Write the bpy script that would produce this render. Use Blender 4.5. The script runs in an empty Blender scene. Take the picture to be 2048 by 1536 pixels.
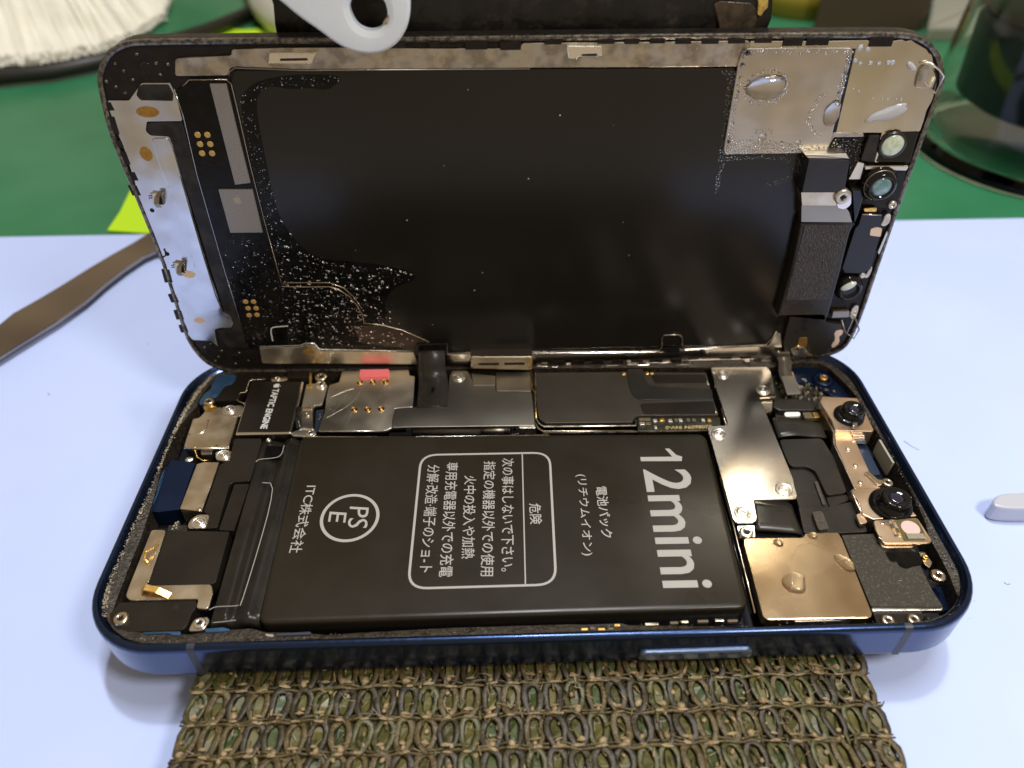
import bpy, bmesh, math, random
from mathutils import Vector, Matrix
import numpy as np
random.seed(7)
R = math.radians
S = 0.01                      # everything is written in millimetres; 1 Blender unit = 100 mm
scene = bpy.context.scene
col = scene.collection

# ------------------------------------------------------------------ camera
cam_d = bpy.data.cameras.new('camera'); cam = bpy.data.objects.new('camera', cam_d); col.objects.link(cam); scene.camera = cam
cam_d.sensor_width = 36; cam_d.lens = 36 * 1508.03 / 2048; cam_d.clip_start = 0.01; cam_d.clip_end = 100
_r = Vector((0.99955127, -0.02986448, -0.00231574)); _u = Vector((0.02147884, 0.66070491, 0.75033838)); _w = Vector((0.02087844, 0.75005142, -0.66104989))
cam.matrix_world = Matrix(((_r.x, _u.x, -_w.x, .60338), (_r.y, _u.y, -_w.y, -.55162), (_r.z, _u.z, -_w.z, .96202), (0, 0, 0, 1)))
cam_d.dof.use_dof = True; cam_d.dof.focus_distance = 1.24; cam_d.dof.aperture_fstop = 1.8

# ------------------------------------------------------------------ light
world = bpy.data.worlds.new('World'); scene.world = world; world.use_nodes = True
bg = world.node_tree.nodes['Background']; bg.inputs[0].default_value = (0.42, 0.33, 0.23, 1); bg.inputs[1].default_value = 0.62
scene.view_settings.view_transform = 'Standard'; scene.view_settings.look = 'None'; scene.view_settings.exposure = 0.4; scene.view_settings.gamma = 1.0

def area(name, loc, target, size, power, color, sy=None):
    d = bpy.data.lights.new(name, 'AREA'); o = bpy.data.objects.new(name, d); col.objects.link(o)
    d.shape = 'RECTANGLE' if sy else 'DISK'; d.size = size * S
    if sy: d.size_y = sy * S
    d.energy = power; d.color = color
    o.location = Vector(loc) * S
    o.rotation_euler = (Vector(target) - Vector(loc)).to_track_quat('-Z', 'Y').to_euler()
    return o
area('bench_lamp', (205, -108, 265), (90, 40, 0), 60, 44.0, (1, .95, .88))
area('ceiling_tube', (165, 120, 780), (60, 50, 0), 280, 235, (.97, .98, 1), 30)
area('ceiling_tube_second', (110, 190, 800), (60, 50, 0), 34, 145, (.97, .98, 1), 34)

# ------------------------------------------------------------------ materials
def mat(name, c, rough=.5, metal=0, c2=None, ns=2.0, lo=.4, hi=.6, bump=0, bs=4.0, spec=.5, rv=0, trans=0, ior=1.45, coat=0, emit=None, stretch=None, detail=4, aniso=0, c3=None, ns3=.6, alpha=1):
    m = bpy.data.materials.new(name); m.use_nodes = True; nt = m.node_tree; p = nt.nodes['Principled BSDF']; N = nt.nodes.new; K = nt.links.new
    p.inputs['Base Color'].default_value = (*c, 1); p.inputs['Roughness'].default_value = rough; p.inputs['Metallic'].default_value = metal
    p.inputs['Specular IOR Level'].default_value = spec; p.inputs['IOR'].default_value = ior; p.inputs['Transmission Weight'].default_value = trans; p.inputs['Coat Weight'].default_value = coat
    p.inputs['Coat Roughness'].default_value = .12; p.inputs['Alpha'].default_value = alpha
    if emit: p.inputs['Emission Color'].default_value = (*emit[:3], 1); p.inputs['Emission Strength'].default_value = emit[3]
    g = N('ShaderNodeNewGeometry'); mp = N('ShaderNodeVectorMath'); mp.operation = 'MULTIPLY'
    k = stretch or (1, 1, 1); mp.inputs[1].default_value = (100 * k[0], 100 * k[1], 100 * k[2]); K(g.outputs['Position'], mp.inputs[0])
    def noise(scale, det=detail):
        n = N('ShaderNodeTexNoise'); n.inputs['Scale'].default_value = 1 / scale; n.inputs['Detail'].default_value = det; n.inputs['Roughness'].default_value = .6; K(mp.outputs[0], n.inputs['Vector']); return n
    if c2:
        n = noise(ns, 1.2 if metal > .9 else detail); r = N('ShaderNodeMapRange'); r.inputs[1].default_value = lo; r.inputs[2].default_value = hi; K(n.outputs['Fac'], r.inputs[0])
        x = N('ShaderNodeMix'); x.data_type = 'RGBA'; x.inputs[6].default_value = (*c, 1); x.inputs[7].default_value = (*c2, 1); K(r.outputs[0], x.inputs[0]); out = x.outputs[2]
        if c3:
            n3 = noise(ns3); r3 = N('ShaderNodeMapRange'); r3.inputs[1].default_value = .56; r3.inputs[2].default_value = .66; K(n3.outputs['Fac'], r3.inputs[0])
            x3 = N('ShaderNodeMix'); x3.data_type = 'RGBA'; K(out, x3.inputs[6]); x3.inputs[7].default_value = (*c3, 1); K(r3.outputs[0], x3.inputs[0]); out = x3.outputs[2]
        K(out, p.inputs['Base Color'])
    if rv:
        n = noise(ns * 1.7, 1 if metal > .9 else 3); r = N('ShaderNodeMapRange'); r.inputs[1].default_value = .35; r.inputs[2].default_value = .65; r.inputs[3].default_value = max(.02, rough - rv); r.inputs[4].default_value = rough + rv; K(n.outputs['Fac'], r.inputs[0]); K(r.outputs[0], p.inputs['Roughness'])
    if bump:
        n = noise(bs, 1 if metal else 3); b = N('ShaderNodeBump'); b.inputs['Strength'].default_value = 1; b.inputs['Distance'].default_value = bump * S; K(n.outputs['Fac'], b.inputs['Height']); K(b.outputs[0], p.inputs['Normal'])
    return m
M = {}
M['paper'] = mat('white_paper', (.52, .62, .96), .7, c2=(.50, .60, .94), ns=40, bump=.5, bs=60, spec=.2)
M['mat_green'] = mat('green_cutting_mat', (.012, .15, .052), .38, c2=(.045, .22, .11), ns=75, lo=.3, hi=.7, bump=.02, bs=1.0, spec=.5)
M['steel'] = mat('plated_steel', (.82, .76, .67), .19, 1, c2=(.76, .70, .61), ns=9, rv=.03, bump=.003, bs=4)
M['steel_sim'] = mat('scratched_plated_steel', (.86, .79, .67), .36, 1, c2=(.76, .69, .57), ns=4, rv=.08, bump=.008, bs=2)
M['steel_dark'] = mat('dark_plated_steel', (.40, .37, .31), .38, 1, c2=(.34, .31, .26), ns=12, rv=.05)
M['steel_bright'] = mat('bright_steel', (.92, .87, .78), .28, 1, rv=.08, ns=1)
M['steel_dirty'] = mat('stained_steel_strip', (.56, .52, .46), .3, 1, c2=(.34, .31, .27), ns=2.2, rv=.12, bump=.03, bs=.8, c3=(.5, .46, .4), ns3=.5)
M['steel_silver'] = mat('silver_midframe_steel', (.66, .68, .72), .18, 1, c2=(.60, .61, .65), ns=4, rv=.12, bump=.012, bs=3)
M['brass_plate'] = mat('bronze_tinted_steel', (.66, .50, .31), .25, 1, c2=(.58, .43, .26), ns=5, rv=.04, bump=.003, bs=3)
M['peach'] = mat('peach_plated_steel', (.86, .66, .47), .33, 1, c2=(.78, .58, .40), ns=4, rv=.05)
M['brass'] = mat('dull_brass_sheet', (.70, .60, .45), .28, 1, c2=(.60, .51, .37), ns=2.5, rv=.08, bump=.01, bs=1)
M['gold'] = mat('gold_contact', (.95, .62, .20), .3, 1, c2=(.75, .45, .12), ns=.6)
M['gold_pad'] = mat('flat_gold_pad', (.62, .40, .13), .45, .6)
M['orange'] = mat('orange_dot_print', (.42, .22, .03), .4, .5, c2=(.33, .17, .03), ns=.8)
M['orange_pale'] = mat('pale_orange_dot_print', (.72, .52, .30), .4, .4)
M['black'] = mat('matte_black_film', (.014, .0112, .008), .36, c2=(.019, .0155, .011), ns=9, rv=.04, spec=.25)
M['tape'] = mat('glossy_black_tape', (.012, .011, .009), .3, c2=(.02, .017, .013), ns=6, rv=.08, bump=.02, bs=2, spec=.25)
M['black_gloss'] = mat('gloss_black_plastic', (.006, .006, .006), .08)
M['black_flex'] = mat('black_flex_film', (.020, .018, .015), .3, c2=(.026, .023, .018), ns=6, rv=.06, bump=.006, bs=2)
M['wet_black'] = mat('wet_black_film', (.003, .003, .0028), .2, c2=(.005, .0045, .004), ns=1.5, rv=.12, bump=.02, bs=.7, spec=.25)
M['wet_brown'] = mat('wet_brown_black_film', (.03, .027, .024), .25, c2=(.014, .013, .012), ns=2.5, rv=.12, spec=.25)
M['screen'] = mat('graphite_screen_film', (.0088, .0078, .0064), .2, c2=(.0100, .0088, .0072), ns=20, spec=.5, bump=.004, bs=12)
M['flex_brown'] = mat('brown_flex_film', (.06, .035, .022), .3, c2=(.03, .02, .014), ns=3, stretch=(.3, 1, 2), rv=.05)
M['battery'] = mat('black_battery_wrap', (.017, .0135, .008), .3, c2=(.020, .016, .010), ns=12, rv=.05, bump=.03, bs=7, spec=.32)
M['print'] = mat('pale_grey_print', (.36, .35, .32), .5)
M['print_white'] = mat('white_print', (.75, .75, .72), .5)
M['print_gold'] = mat('gold_print', (.65, .48, .2), .4, .5)
M['grey_chip'] = mat('grey_metal_label', (.34, .315, .28), .42, .7, c2=(.28, .26, .23), ns=.25, bump=.003, bs=.2)
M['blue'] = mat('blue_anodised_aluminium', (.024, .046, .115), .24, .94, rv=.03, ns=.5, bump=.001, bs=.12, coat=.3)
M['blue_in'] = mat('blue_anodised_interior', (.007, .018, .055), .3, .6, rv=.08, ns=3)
M['floor'] = mat('dark_inner_floor', (.003, .005, .012), .4, c2=(.008, .008, .010), ns=2)
M['blue_pale'] = mat('wet_blue_groove', (.05, .12, .24), .25, .5, rv=.1, ns=1)
M['antenna'] = mat('grey_brown_antenna_band', (.03, .036, .055), .4)
M['crud'] = mat('old_adhesive_residue', (.016, .012, .008), .42, c2=(.038, .028, .018), ns=1.0, bump=.22, bs=.5, rv=.2, c3=(.075, .058, .036), ns3=.45)
M['grit'] = mat('pale_adhesive_crumbs', (.50, .43, .31), .6, c2=(.22, .18, .12), ns=.5)
M['dark_hole'] = mat('dark_gap', (.004, .004, .004), .5)
M['pcb'] = mat('dark_circuit_board', (.030, .026, .015), .35, c2=(.012, .014, .008), ns=.9)
M['smd'] = mat('pale_solder_component', (.62, .58, .50), .3, .8)
M['smd2'] = mat('brown_component', (.12, .09, .05), .35)
M['foam'] = mat('grey_foam', (.09, .075, .058), .9, c2=(.05, .042, .032), ns=.25, bump=.2, bs=.3)
M['mesh_cloth'] = mat('dark_speaker_cloth', (.026, .022, .015), .7, c2=(.038, .032, .022), ns=.3, bump=.05, bs=.25, c3=(.09, .08, .05), ns3=.35)
M['spk_patch'] = mat('wrinkled_grey_patch', (.07, .062, .06), .38, c2=(.045, .04, .038), ns=.5, bump=.9, bs=.45, c3=(.22, .18, .14), ns3=.28, stretch=(1.8, 1, .8))
M['rubber'] = mat('black_rubber', (.01, .01, .01), .3, coat=.5)
M['red'] = mat('red_indicator_tab', (.95, .20, .22), .4)
M['water'] = mat('clear_water', (1, 1, 1), .01, trans=1, ior=1.33)
M['water_soft'] = mat('wet_frosted_streak', (.85, .88, .95), .12, 0, trans=.6, ior=1.33)
M['bezel'] = mat('grey_bezel_edge', (.24, .22, .185), .25, .8, c2=(.07, .065, .055), ns=.6, bump=.03, bs=.4)
M['lid_plastic'] = mat('black_display_frame', (.012, .010, .009), .3, c2=(.018, .014, .012), ns=2, rv=.1, bump=.02, bs=.5, spec=.25)
M['lens_green'] = mat('pale_green_lens', (.45, .55, .38), .12, 0, coat=1, c2=(.62, .68, .55), ns=.8)
M['lens_teal'] = mat('teal_lens', (.10, .22, .22), .08, 0, coat=1, c2=(.25, .38, .42), ns=1.2)
M['lens_white'] = mat('milky_lens', (.6, .68, .62), .1, 0, coat=1)
M['lens_dark'] = mat('coated_camera_lens', (.01, .012, .03), .03, 0, coat=1)
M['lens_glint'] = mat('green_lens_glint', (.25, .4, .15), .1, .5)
M['smear'] = mat('white_glue_smear', (.72, .70, .72), .4, c2=(.5, .48, .5), ns=.8)
M['peach_pad'] = mat('peach_solder_pad', (.80, .60, .42), .4, .4)
M['white_plastic'] = mat('translucent_white_plastic', (.80, .85, .90), .3, c2=(.78, .82, .86), ns=8)
M['white_plastic'].node_tree.nodes['Principled BSDF'].inputs['Subsurface Weight'].default_value = .6
M['white_plastic'].node_tree.nodes['Principled BSDF'].inputs['Subsurface Radius'].default_value = (.06, .040, .020)
M['white_plastic'].node_tree.nodes['Principled BSDF'].inputs['Subsurface Scale'].default_value = 1
M['black_tape'] = mat('worn_black_vinyl', (.006, .006, .006), .28, c2=(.010, .009, .008), ns=8, bump=.35, bs=6, rv=.12, c3=(.022, .018, .013), ns3=3.5)
M['torn_gold'] = mat('torn_yellow_backing', (.55, .38, .08), .5, c2=(.25, .16, .05), ns=1.2)
M['neon'] = mat('neon_yellow_green_card', (.50, .80, .01), .6)
M['brown_steel'] = mat('bronze_coloured_metal_strip', (.44, .39, .33), .14, 1, c2=(.26, .22, .20), ns=26, stretch=(1, 1, 1), lo=.35, hi=.7, detail=1, rv=.05)
M['edge_steel'] = mat('strip_edge_highlight', (.6, .5, .4), .3, .9)
M['bristle'] = mat('cream_bristle', (.94, .92, .82), .6, c2=(.88, .86, .74), ns=12)
M['cord_black'] = mat('black_cable_sheath', (.012, .011, .008), .4)
M['cord_white'] = mat('cream_cable_sheath', (.42, .42, .34), .45)
M['glass'] = mat('clear_jar_plastic', (.94, .97, .95), .03, trans=1, ior=1.3)
M['navy'] = mat('navy_plastic', (.016, .026, .10), .35)
M['navy_dark'] = mat('black_navy_plastic', (.006, .009, .012), .5, spec=.2)
M['yellow_brown'] = mat('amber_plastic', (.30, .22, .02), .45)
M['brown_box'] = mat('dark_brown_box', (.07, .045, .028), .5)
M['dome_reflection'] = mat('brown_dome_reflection', (.10, .08, .055), .35)  # brown that the jar's dome reflects, put into a colour
M['beige'] = mat('beige_grey_plastic', (.34, .34, .27), .5)
M['bench'] = mat('tan_bench_top', (.36, .31, .23), .5, c2=(.31, .26, .19), ns=30, stretch=(.3, 1, 1))
M['grey_plastic'] = mat('grey_metal_tip', (.50, .52, .60), .4, .1)
M['net_brown'] = mat('brown_net_tape', (.060, .042, .014), .34, c2=(.11, .080, .028), ns=1.0, rv=.1, bump=.14, bs=.35)
M['net_green'] = mat('olive_green_net_tape', (.055, .070, .018), .42, c2=(.04, .062, .018), ns=4, rv=.1, bump=.03, bs=1)
M['net_olive'] = mat('olive_yellow_net_tape', (.12, .105, .03), .45, c2=(.07, .066, .018), ns=3, rv=.1, bump=.03, bs=1)
M['net_mid'] = mat('olive_brown_yarn', (.085, .080, .022), .42, c2=(.04, .04, .012), ns=.8, bump=.06, bs=.5)
M['net_loop_dark'] = mat('dark_net_yarn', (.022, .016, .007), .45, c2=(.05, .038, .016), ns=.9, bump=.08, bs=.5)
M['net_thread'] = mat('pale_tan_thread', (.36, .27, .15), .4, c2=(.20, .14, .065), ns=.8, bump=.1, bs=.3)
M['net_base'] = mat('dark_brown_net_backing', (.02, .016, .006), .7, c2=(.045, .038, .012), ns=1.0, bump=.4, bs=.7)

# ------------------------------------------------------------------ object helpers
def empty(name, loc, label=None, cat=None, group=None):
    o = bpy.data.objects.new(name, None); col.objects.link(o); o.location = Vector(loc) * S; o.empty_display_size = .02
    if label: o['label'] = label
    if cat: o['category'] = cat
    if group: o['group'] = group
    return o
def tag(o, label=None, cat=None, group=None, kind=None):
    for k, v in (('label', label), ('category', cat), ('group', group), ('kind', kind)):
        if v: o[k] = v
    return o
def wloc(o):
    v = Vector(o.location)
    while o.parent: o = o.parent; v += Vector(o.location)
    return v
def link(name, verts, faces, mats, parent=None, fm=None, smooth=False):
    """verts in world millimetres; the object's origin goes to the middle of its bounding box."""
    V = np.array(verts, float) * S
    c = (V.min(0) + V.max(0)) / 2
    me = bpy.data.meshes.new(name)
    me.from_pydata((V - c).tolist(), [], [list(map(int, f)) for f in faces])
    for m in (mats if isinstance(mats, (list, tuple)) else [mats]): me.materials.append(M[m] if isinstance(m, str) else m)
    if fm is not None: me.polygons.foreach_set('material_index', fm)
    if smooth: me.polygons.foreach_set('use_smooth', [True] * len(me.polygons))
    me.update()
    o = bpy.data.objects.new(name, me); col.objects.link(o)
    if parent: o.parent = parent; o.location = Vector(c) - wloc(parent)
    else: o.location = c
    return o
HY = 61.3                                             # the opened display stands upright along y = 61.3
def P3(pl, x, y, h): return (x, y, h) if pl == 'T' else (x, HY - h, y)
def area2(p): return sum(p[i][0] * p[(i + 1) % len(p)][1] - p[(i + 1) % len(p)][0] * p[i][1] for i in range(len(p))) / 2
def ccw(p): return p if area2(p) > 0 else p[::-1]
def inset(p, d):
    n = len(p); o = []
    for i in range(n):
        a, b, c = Vector(p[i - 1]), Vector(p[i]), Vector(p[(i + 1) % n])
        e1 = (b - a); e2 = (c - b)
        if e1.length < 1e-6 or e2.length < 1e-6: o.append(tuple(b)); continue
        e1.normalize(); e2.normalize()
        n1 = Vector((-e1.y, e1.x)); n2 = Vector((-e2.y, e2.x)); m = n1 + n2
        if m.length < .3: o.append(tuple(b + n1 * d)); continue
        m.normalize(); o.append(tuple(b + m * min(d / max(.35, m.dot(n1)), 2.5 * d)))
    return o
def rnd(p, r, k=4):
    """round the corners of polygon p with radius up to r"""
    n = len(p); o = []
    for i in range(n):
        a, b, c = Vector(p[i - 1]), Vector(p[i]), Vector(p[(i + 1) % n])
        u = a - b; v = c - b; lu, lv = u.length, v.length
        if lu < 1e-6 or lv < 1e-6: continue
        if u.normalized().dot(v.normalized()) < -.985: o.append(tuple(b)); continue
        t = min(r, lu * .45, lv * .45); A = b + u.normalized() * t; B = b + v.normalized() * t
        for j in range(k + 1):
            s = j / k; o.append(tuple((1 - s) ** 2 * A + 2 * s * (1 - s) * b + s * s * B))
    return o
def chaikin(p, n=1, closed=True):
    for _ in range(n):
        q = [] if closed else [p[0]]
        for i in range(len(p) if closed else len(p) - 1):
            a = p[i]; b = p[(i + 1) % len(p)]
            q += [(a[0] * .75 + b[0] * .25, a[1] * .75 + b[1] * .25), (a[0] * .25 + b[0] * .75, a[1] * .25 + b[1] * .75)]
        if not closed: q.append(p[-1])
        p = q
    return p
def prism(name, p, top, th, m, parent=None, pl='T', b=.06, r=.25, sm=0, label=None):
    """plate of outline p: face at height top, thickness th, softened upper edge b"""
    p = ccw(p)
    if sm: p = chaikin(p, sm)
    elif r: p = rnd(p, r)
    n = len(p); bot = top - th
    rings = [(p, bot), (p, top - b)]
    if b: rings += [(inset(p, b * .35), top - b * .3), (inset(p, b), top)]
    V = []; F = []
    for ring, h in rings: V += [P3(pl, x, y, h) for x, y in ring]
    k = len(rings)
    for j in range(k - 1):
        for i in range(n): F.append((j * n + i, j * n + (i + 1) % n, (j + 1) * n + (i + 1) % n, (j + 1) * n + i))
    F.append([(k - 1) * n + i for i in range(n)]); F.append([n - 1 - i for i in range(n)])
    o = link(name, V, F, m, parent)
    if label: o['label'] = label
    return o
def ringprism(name, po, pi, top, th, m, parent=None, pl='T', b=.1, label=None):
    n = len(po); V = []; F = []
    rings = [(pi, top - th), (po, top - th), (po, top - b), (inset(po, b), top), (inset(pi, -b), top), (pi, top - b)]
    for ring, h in rings: V += [P3(pl, x, y, h) for x, y in ring]
    k = len(rings)
    for j in range(k):
        for i in range(n): F.append((j * n + i, j * n + (i + 1) % n, ((j + 1) % k) * n + (i + 1) % n, ((j + 1) % k) * n + i))
    o = link(name, V, F, m, parent)
    if label: o['label'] = label
    return o
def rrect(x0, y0, x1, y1, r, k=8):
    o = []
    for cx, cy, a in ((x1 - r, y1 - r, 0), (x0 + r, y1 - r, 90), (x0 + r, y0 + r, 180), (x1 - r, y0 + r, 270)):
        for i in range(k + 1):
            t = R(a + 90 * i / k); o.append((cx + r * math.cos(t), cy + r * math.sin(t)))
    return o
def box(name, x0, y0, z0, x1, y1, z1, m, parent=None, b=.08, r=.2): return prism(name, [(x0, y0), (x1, y0), (x1, y1), (x0, y1)], z1, z1 - z0, m, parent, b=b, r=r)
def lathe_vf(prof, c, pl='T', n=24, ax=None):
    """prof: (radius, height) list; returns closed vertex and face lists"""
    V = []; F = []
    for r_, h in prof:
        for i in range(n):
            t = 2 * math.pi * i / n
            x, y = c[0] + r_ * math.cos(t), c[1] + r_ * math.sin(t)
            V.append(P3(pl, x, y, h))
    for j in range(len(prof) - 1):
        for i in range(n): F.append((j * n + i, j * n + (i + 1) % n, (j + 1) * n + (i + 1) % n, (j + 1) * n + i))
    F.append([n - 1 - i for i in range(n)]); F.append([(len(prof) - 1) * n + i for i in range(n)])
    return V, F
def lathe(name, prof, c, m, parent=None, pl='T', n=24, label=None):
    V, F = lathe_vf(prof, c, pl, n); o = link(name, V, F, m, parent, smooth=False)
    o.data.polygons.foreach_set('use_smooth', [True] * (len(F) - 2) + [False, False])
    if label: o['label'] = label
    return o
def tube(name, pts, rad, m, parent=None, n=8, closed=False, label=None, flat=1.0):
    P = [Vector(p) for p in pts]; V = []; F = []; k = len(P)
    for i, p in enumerate(P):
        a = P[i - 1] if (i or closed) else p; c = P[(i + 1) % k] if (i < k - 1 or closed) else p
        t = (c - a).normalized(); up = Vector((0, 0, 1)) if abs(t.z) < .9 else Vector((0, 1, 0))
        s = t.cross(up).normalized(); u2 = s.cross(t).normalized()
        rr = rad[i] if isinstance(rad, (list, tuple)) else rad
        for j in range(n):
            A = 2 * math.pi * j / n; V.append(tuple(p + s * math.cos(A) * rr + u2 * math.sin(A) * rr * flat))
    for i in range(k if closed else k - 1):
        for j in range(n): F.append((i * n + j, i * n + (j + 1) % n, ((i + 1) % k) * n + (j + 1) % n, ((i + 1) % k) * n + j))
    if not closed: F += [[n - 1 - j for j in range(n)], [(k - 1) * n + j for j in range(n)]]
    o = link(name, V, F, m, parent, smooth=True)
    if label: o['label'] = label
    return o
def line3(pl, pts, h, sm=0):
    if sm: pts = chaikin(pts, sm, False)
    return [P3(pl, x, y, h) for x, y in pts]
def ribbon(name, prof, x0, x1, m, parent, th=.12, label=None, skew=0):
    """flat cable: prof is a list of (y, z) from end to end, spanning x0..x1"""
    prof = chaikin(prof, 2, False); V = []; F = []; n = len(prof)
    for i, (y, z) in enumerate(prof):
        a = prof[max(0, i - 1)]; c = prof[min(n - 1, i + 1)]; t = Vector((c[0] - a[0], c[1] - a[1])).normalized(); nn = Vector((-t.y, t.x)) * th / 2
        dx = skew * i / (n - 1)
        V += [(x0 + dx, y + nn.x, z + nn.y), (x1 + dx, y + nn.x, z + nn.y), (x1 + dx, y - nn.x, z - nn.y), (x0 + dx, y - nn.x, z - nn.y)]
    for i in range(n - 1):
        for j in range(4): F.append((i * 4 + j, i * 4 + (j + 1) % 4, i * 4 + 4 + (j + 1) % 4, i * 4 + 4 + j))
    F += [[3, 2, 1, 0], [(n - 1) * 4 + j for j in range(4)]]
    o = link(name, V, F, m, parent); o.data.polygons.foreach_set('use_smooth', [True] * len(F))
    if label: o['label'] = label
    return o
def text(name, s, O, X, Y, h, m, parent, pl='T', th=.03, w=None, bold=0):
    """lettering: O = start of the baseline, X = end of the line, Y = top of the first letter (plane points)"""
    c = bpy.data.curves.new(name, 'FONT'); c.body = s; c.extrude = .01; c.resolution_u = 3
    if bold: c.offset = bold
    t = bpy.data.objects.new('tmp', c); col.objects.link(t)
    dg = bpy.context.evaluated_depsgraph_get(); me = bpy.data.meshes.new_from_object(t.evaluated_get(dg)); bpy.data.objects.remove(t)
    V = np.array([v.co[:] for v in me.vertices]); lo = V.min(0); hi = V.max(0)
    O = np.array(O); ex = np.array(X) - O; ey = np.array(Y) - O
    q = O + ((V[:, :1] - lo[0]) / (hi[0] - lo[0])) * ex + ((V[:, 1:2] - lo[1]) / (hi[1] - lo[1])) * ey
    zz = h + np.where(V[:, 2] > 0, th, 0)
    W = [P3(pl, a, b, z) for (a, b), z in zip(q, zz)]
    F = [list(p.vertices) for p in me.polygons]
    bpy.data.meshes.remove(me)
    return link(name, W, F, m, parent)
def inside(p, x, y):
    r_ = False; n = len(p)
    for i in range(n):
        x1, y1 = p[i]; x2, y2 = p[(i + 1) % n]
        if (y1 > y) != (y2 > y) and x < (x2 - x1) * (y - y1) / (y2 - y1) + x1: r_ = not r_
    return r_
CAP = None
def cap_template(n=8, rings=3):
    V = []; F = []
    for j in range(rings):
        a = (math.pi / 2) * j / rings
        for i in range(n):
            t = 2 * math.pi * i / n; V.append((math.cos(a) * math.cos(t), math.cos(a) * math.sin(t), math.sin(a)))
    V.append((0, 0, 1)); top = len(V) - 1
    for j in range(rings - 1):
        for i in range(n): F.append((j * n + i, j * n + (i + 1) % n, (j + 1) * n + (i + 1) % n, (j + 1) * n + i))
    for i in range(n): F.append(((rings - 1) * n + i, (rings - 1) * n + (i + 1) % n, top))
    return np.array(V), F
def drops(name, items, h, m, parent=None, pl='T', hr=.5, n=8, rings=3):
    """items: (x, y, radius); shallow caps of water standing on plane height h, one joined mesh"""
    T, F0 = cap_template(n, rings); T[:n, 2] = -.02; F0 = F0 + [[n - 1 - i for i in range(n)]]; V = []; F = []
    for x, y, r_ in items:
        k = len(V); e = random.uniform(.8, 1.25); hh = hr * random.uniform(.7, 1.2); a = random.uniform(0, 3.14); ca, sa = math.cos(a), math.sin(a)
        for vx, vy, vz in T:
            qx, qy = vx * r_ * e, vy * r_ / e
            V.append(P3(pl, x + qx * ca - qy * sa, y + qx * sa + qy * ca, h + .03 + vz * r_ * hh))
        F += [[k + i for i in f] for f in F0]
    return link(name, V, F, m, parent, smooth=True)
def scatter(poly, n, rmin, rmax, power=3, rnd_=random):
    xs = [a for a, b in poly]; ys = [b for a, b in poly]; out = []; tries = 0; grid = {}
    while len(out) < n and tries < n * 12:
        tries += 1
        x = rnd_.uniform(min(xs), max(xs)); y = rnd_.uniform(min(ys), max(ys))
        if not inside(poly, x, y): continue
        r_ = rmin + (rmax - rmin) * rnd_.random() ** power; g = (int(x / .8), int(y / .8)); ok = True
        for a in (-1, 0, 1):
            for b in (-1, 0, 1):
                for (X, Y, Q) in grid.get((g[0] + a, g[1] + b), ()):
                    if (X - x) ** 2 + (Y - y) ** 2 < (Q + r_) ** 2 * 1.2: ok = False; break
        if ok: out.append((x, y, r_)); grid.setdefault(g, []).append((x, y, r_))
    return out
def screw(p, h, r_, parent, pl='T', m='steel_bright', washer=False, tall=.5, label=None, cross=True):
    """pan head screw with a cross recess"""
    prof = [(r_, h - .6), (r_, h + tall * .45), (r_ * .9, h + tall * .85), (r_ * .72, h + tall), (r_ * .40, h + tall), (r_ * .3, h + tall * .7)]
    if washer: prof = [(r_ * 1.05, h - .3), (r_ * 1.05, h + .1), (r_ * .98, h + .16), (r_ * .84, h + .15), (r_ * .78, h + .08), (r_ * .72, h + .16), (r_ * .62, h + .24), (r_ * .32, h + .26), (r_ * .26, h + .2), (r_ * .2, h + .27), (r_ * .12, h + .27), (r_ * .1, h + .2)]
    V, F = lathe_vf(prof, p, pl, 24); fm = [0] * len(F); fm[-1] = 1
    if washer: fm[-1] = 1; cross = False
    if cross:
        hh = h + tall + .006; a0 = random.uniform(0, 1.5)
        for q in range(3 if r_ < 1 else 2):
            a = a0 + q * (math.pi / (3 if r_ < 1 else 2)); L_, w_ = r_ * .42, r_ * .09; ca, sa = math.cos(a), math.sin(a); k = len(V)
            for sx, sy in ((-L_, -w_), (L_, -w_), (L_, w_), (-L_, w_)): V.append(P3(pl, p[0] + sx * ca - sy * sa, p[1] + sx * sa + sy * ca, hh + q * .002))
            F.append([k, k + 1, k + 2, k + 3]); fm.append(1)
    o = link('screw', V, F, [m, 'dark_hole'], parent, fm); 
    sm = [True] * len(F); 
    o.data.polygons.foreach_set('use_smooth', sm)
    o.data.polygons.foreach_set('use_smooth', [len(f) == 4 and i < len(F) - 3 for i, f in enumerate(F)])
    if label: o['label'] = label
    return o

# ================================================================== the setting
TZ = -15.0
def sheet(name, p, z, th, m, **k): return prism(name, p, z, th, m, None, b=.02, r=0)
tag(sheet('workbench', [(-900, -500), (900, -500), (900, 1500), (-900, 1500)], TZ - .9, 10, 'bench'), kind='structure')
tag(sheet('green_mat', [(-700, -54), (700, -52), (700, 1100), (-700, 1100)], TZ - .3, .5, 'mat_green'), 'green cutting mat under the white paper and all the tools', 'cutting mat')
pp = sheet('paper_sheet', [(-190, -52), (330, -50), (330, 140.7), (-190, 139.4)], TZ, .15, 'paper'); tag(pp, 'white sheet of paper on which the opened phone stands', 'paper')

# ================================================================== phone body
body = empty('phone_body', (65.75, 32.1, -7.4), 'blue phone body lying open with black battery and metal covers inside', 'phone')
outer = rrect(0, 0, 131.5, 64.2, 11.5, 12)
def sc(p, d): return inset(p, d)
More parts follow.
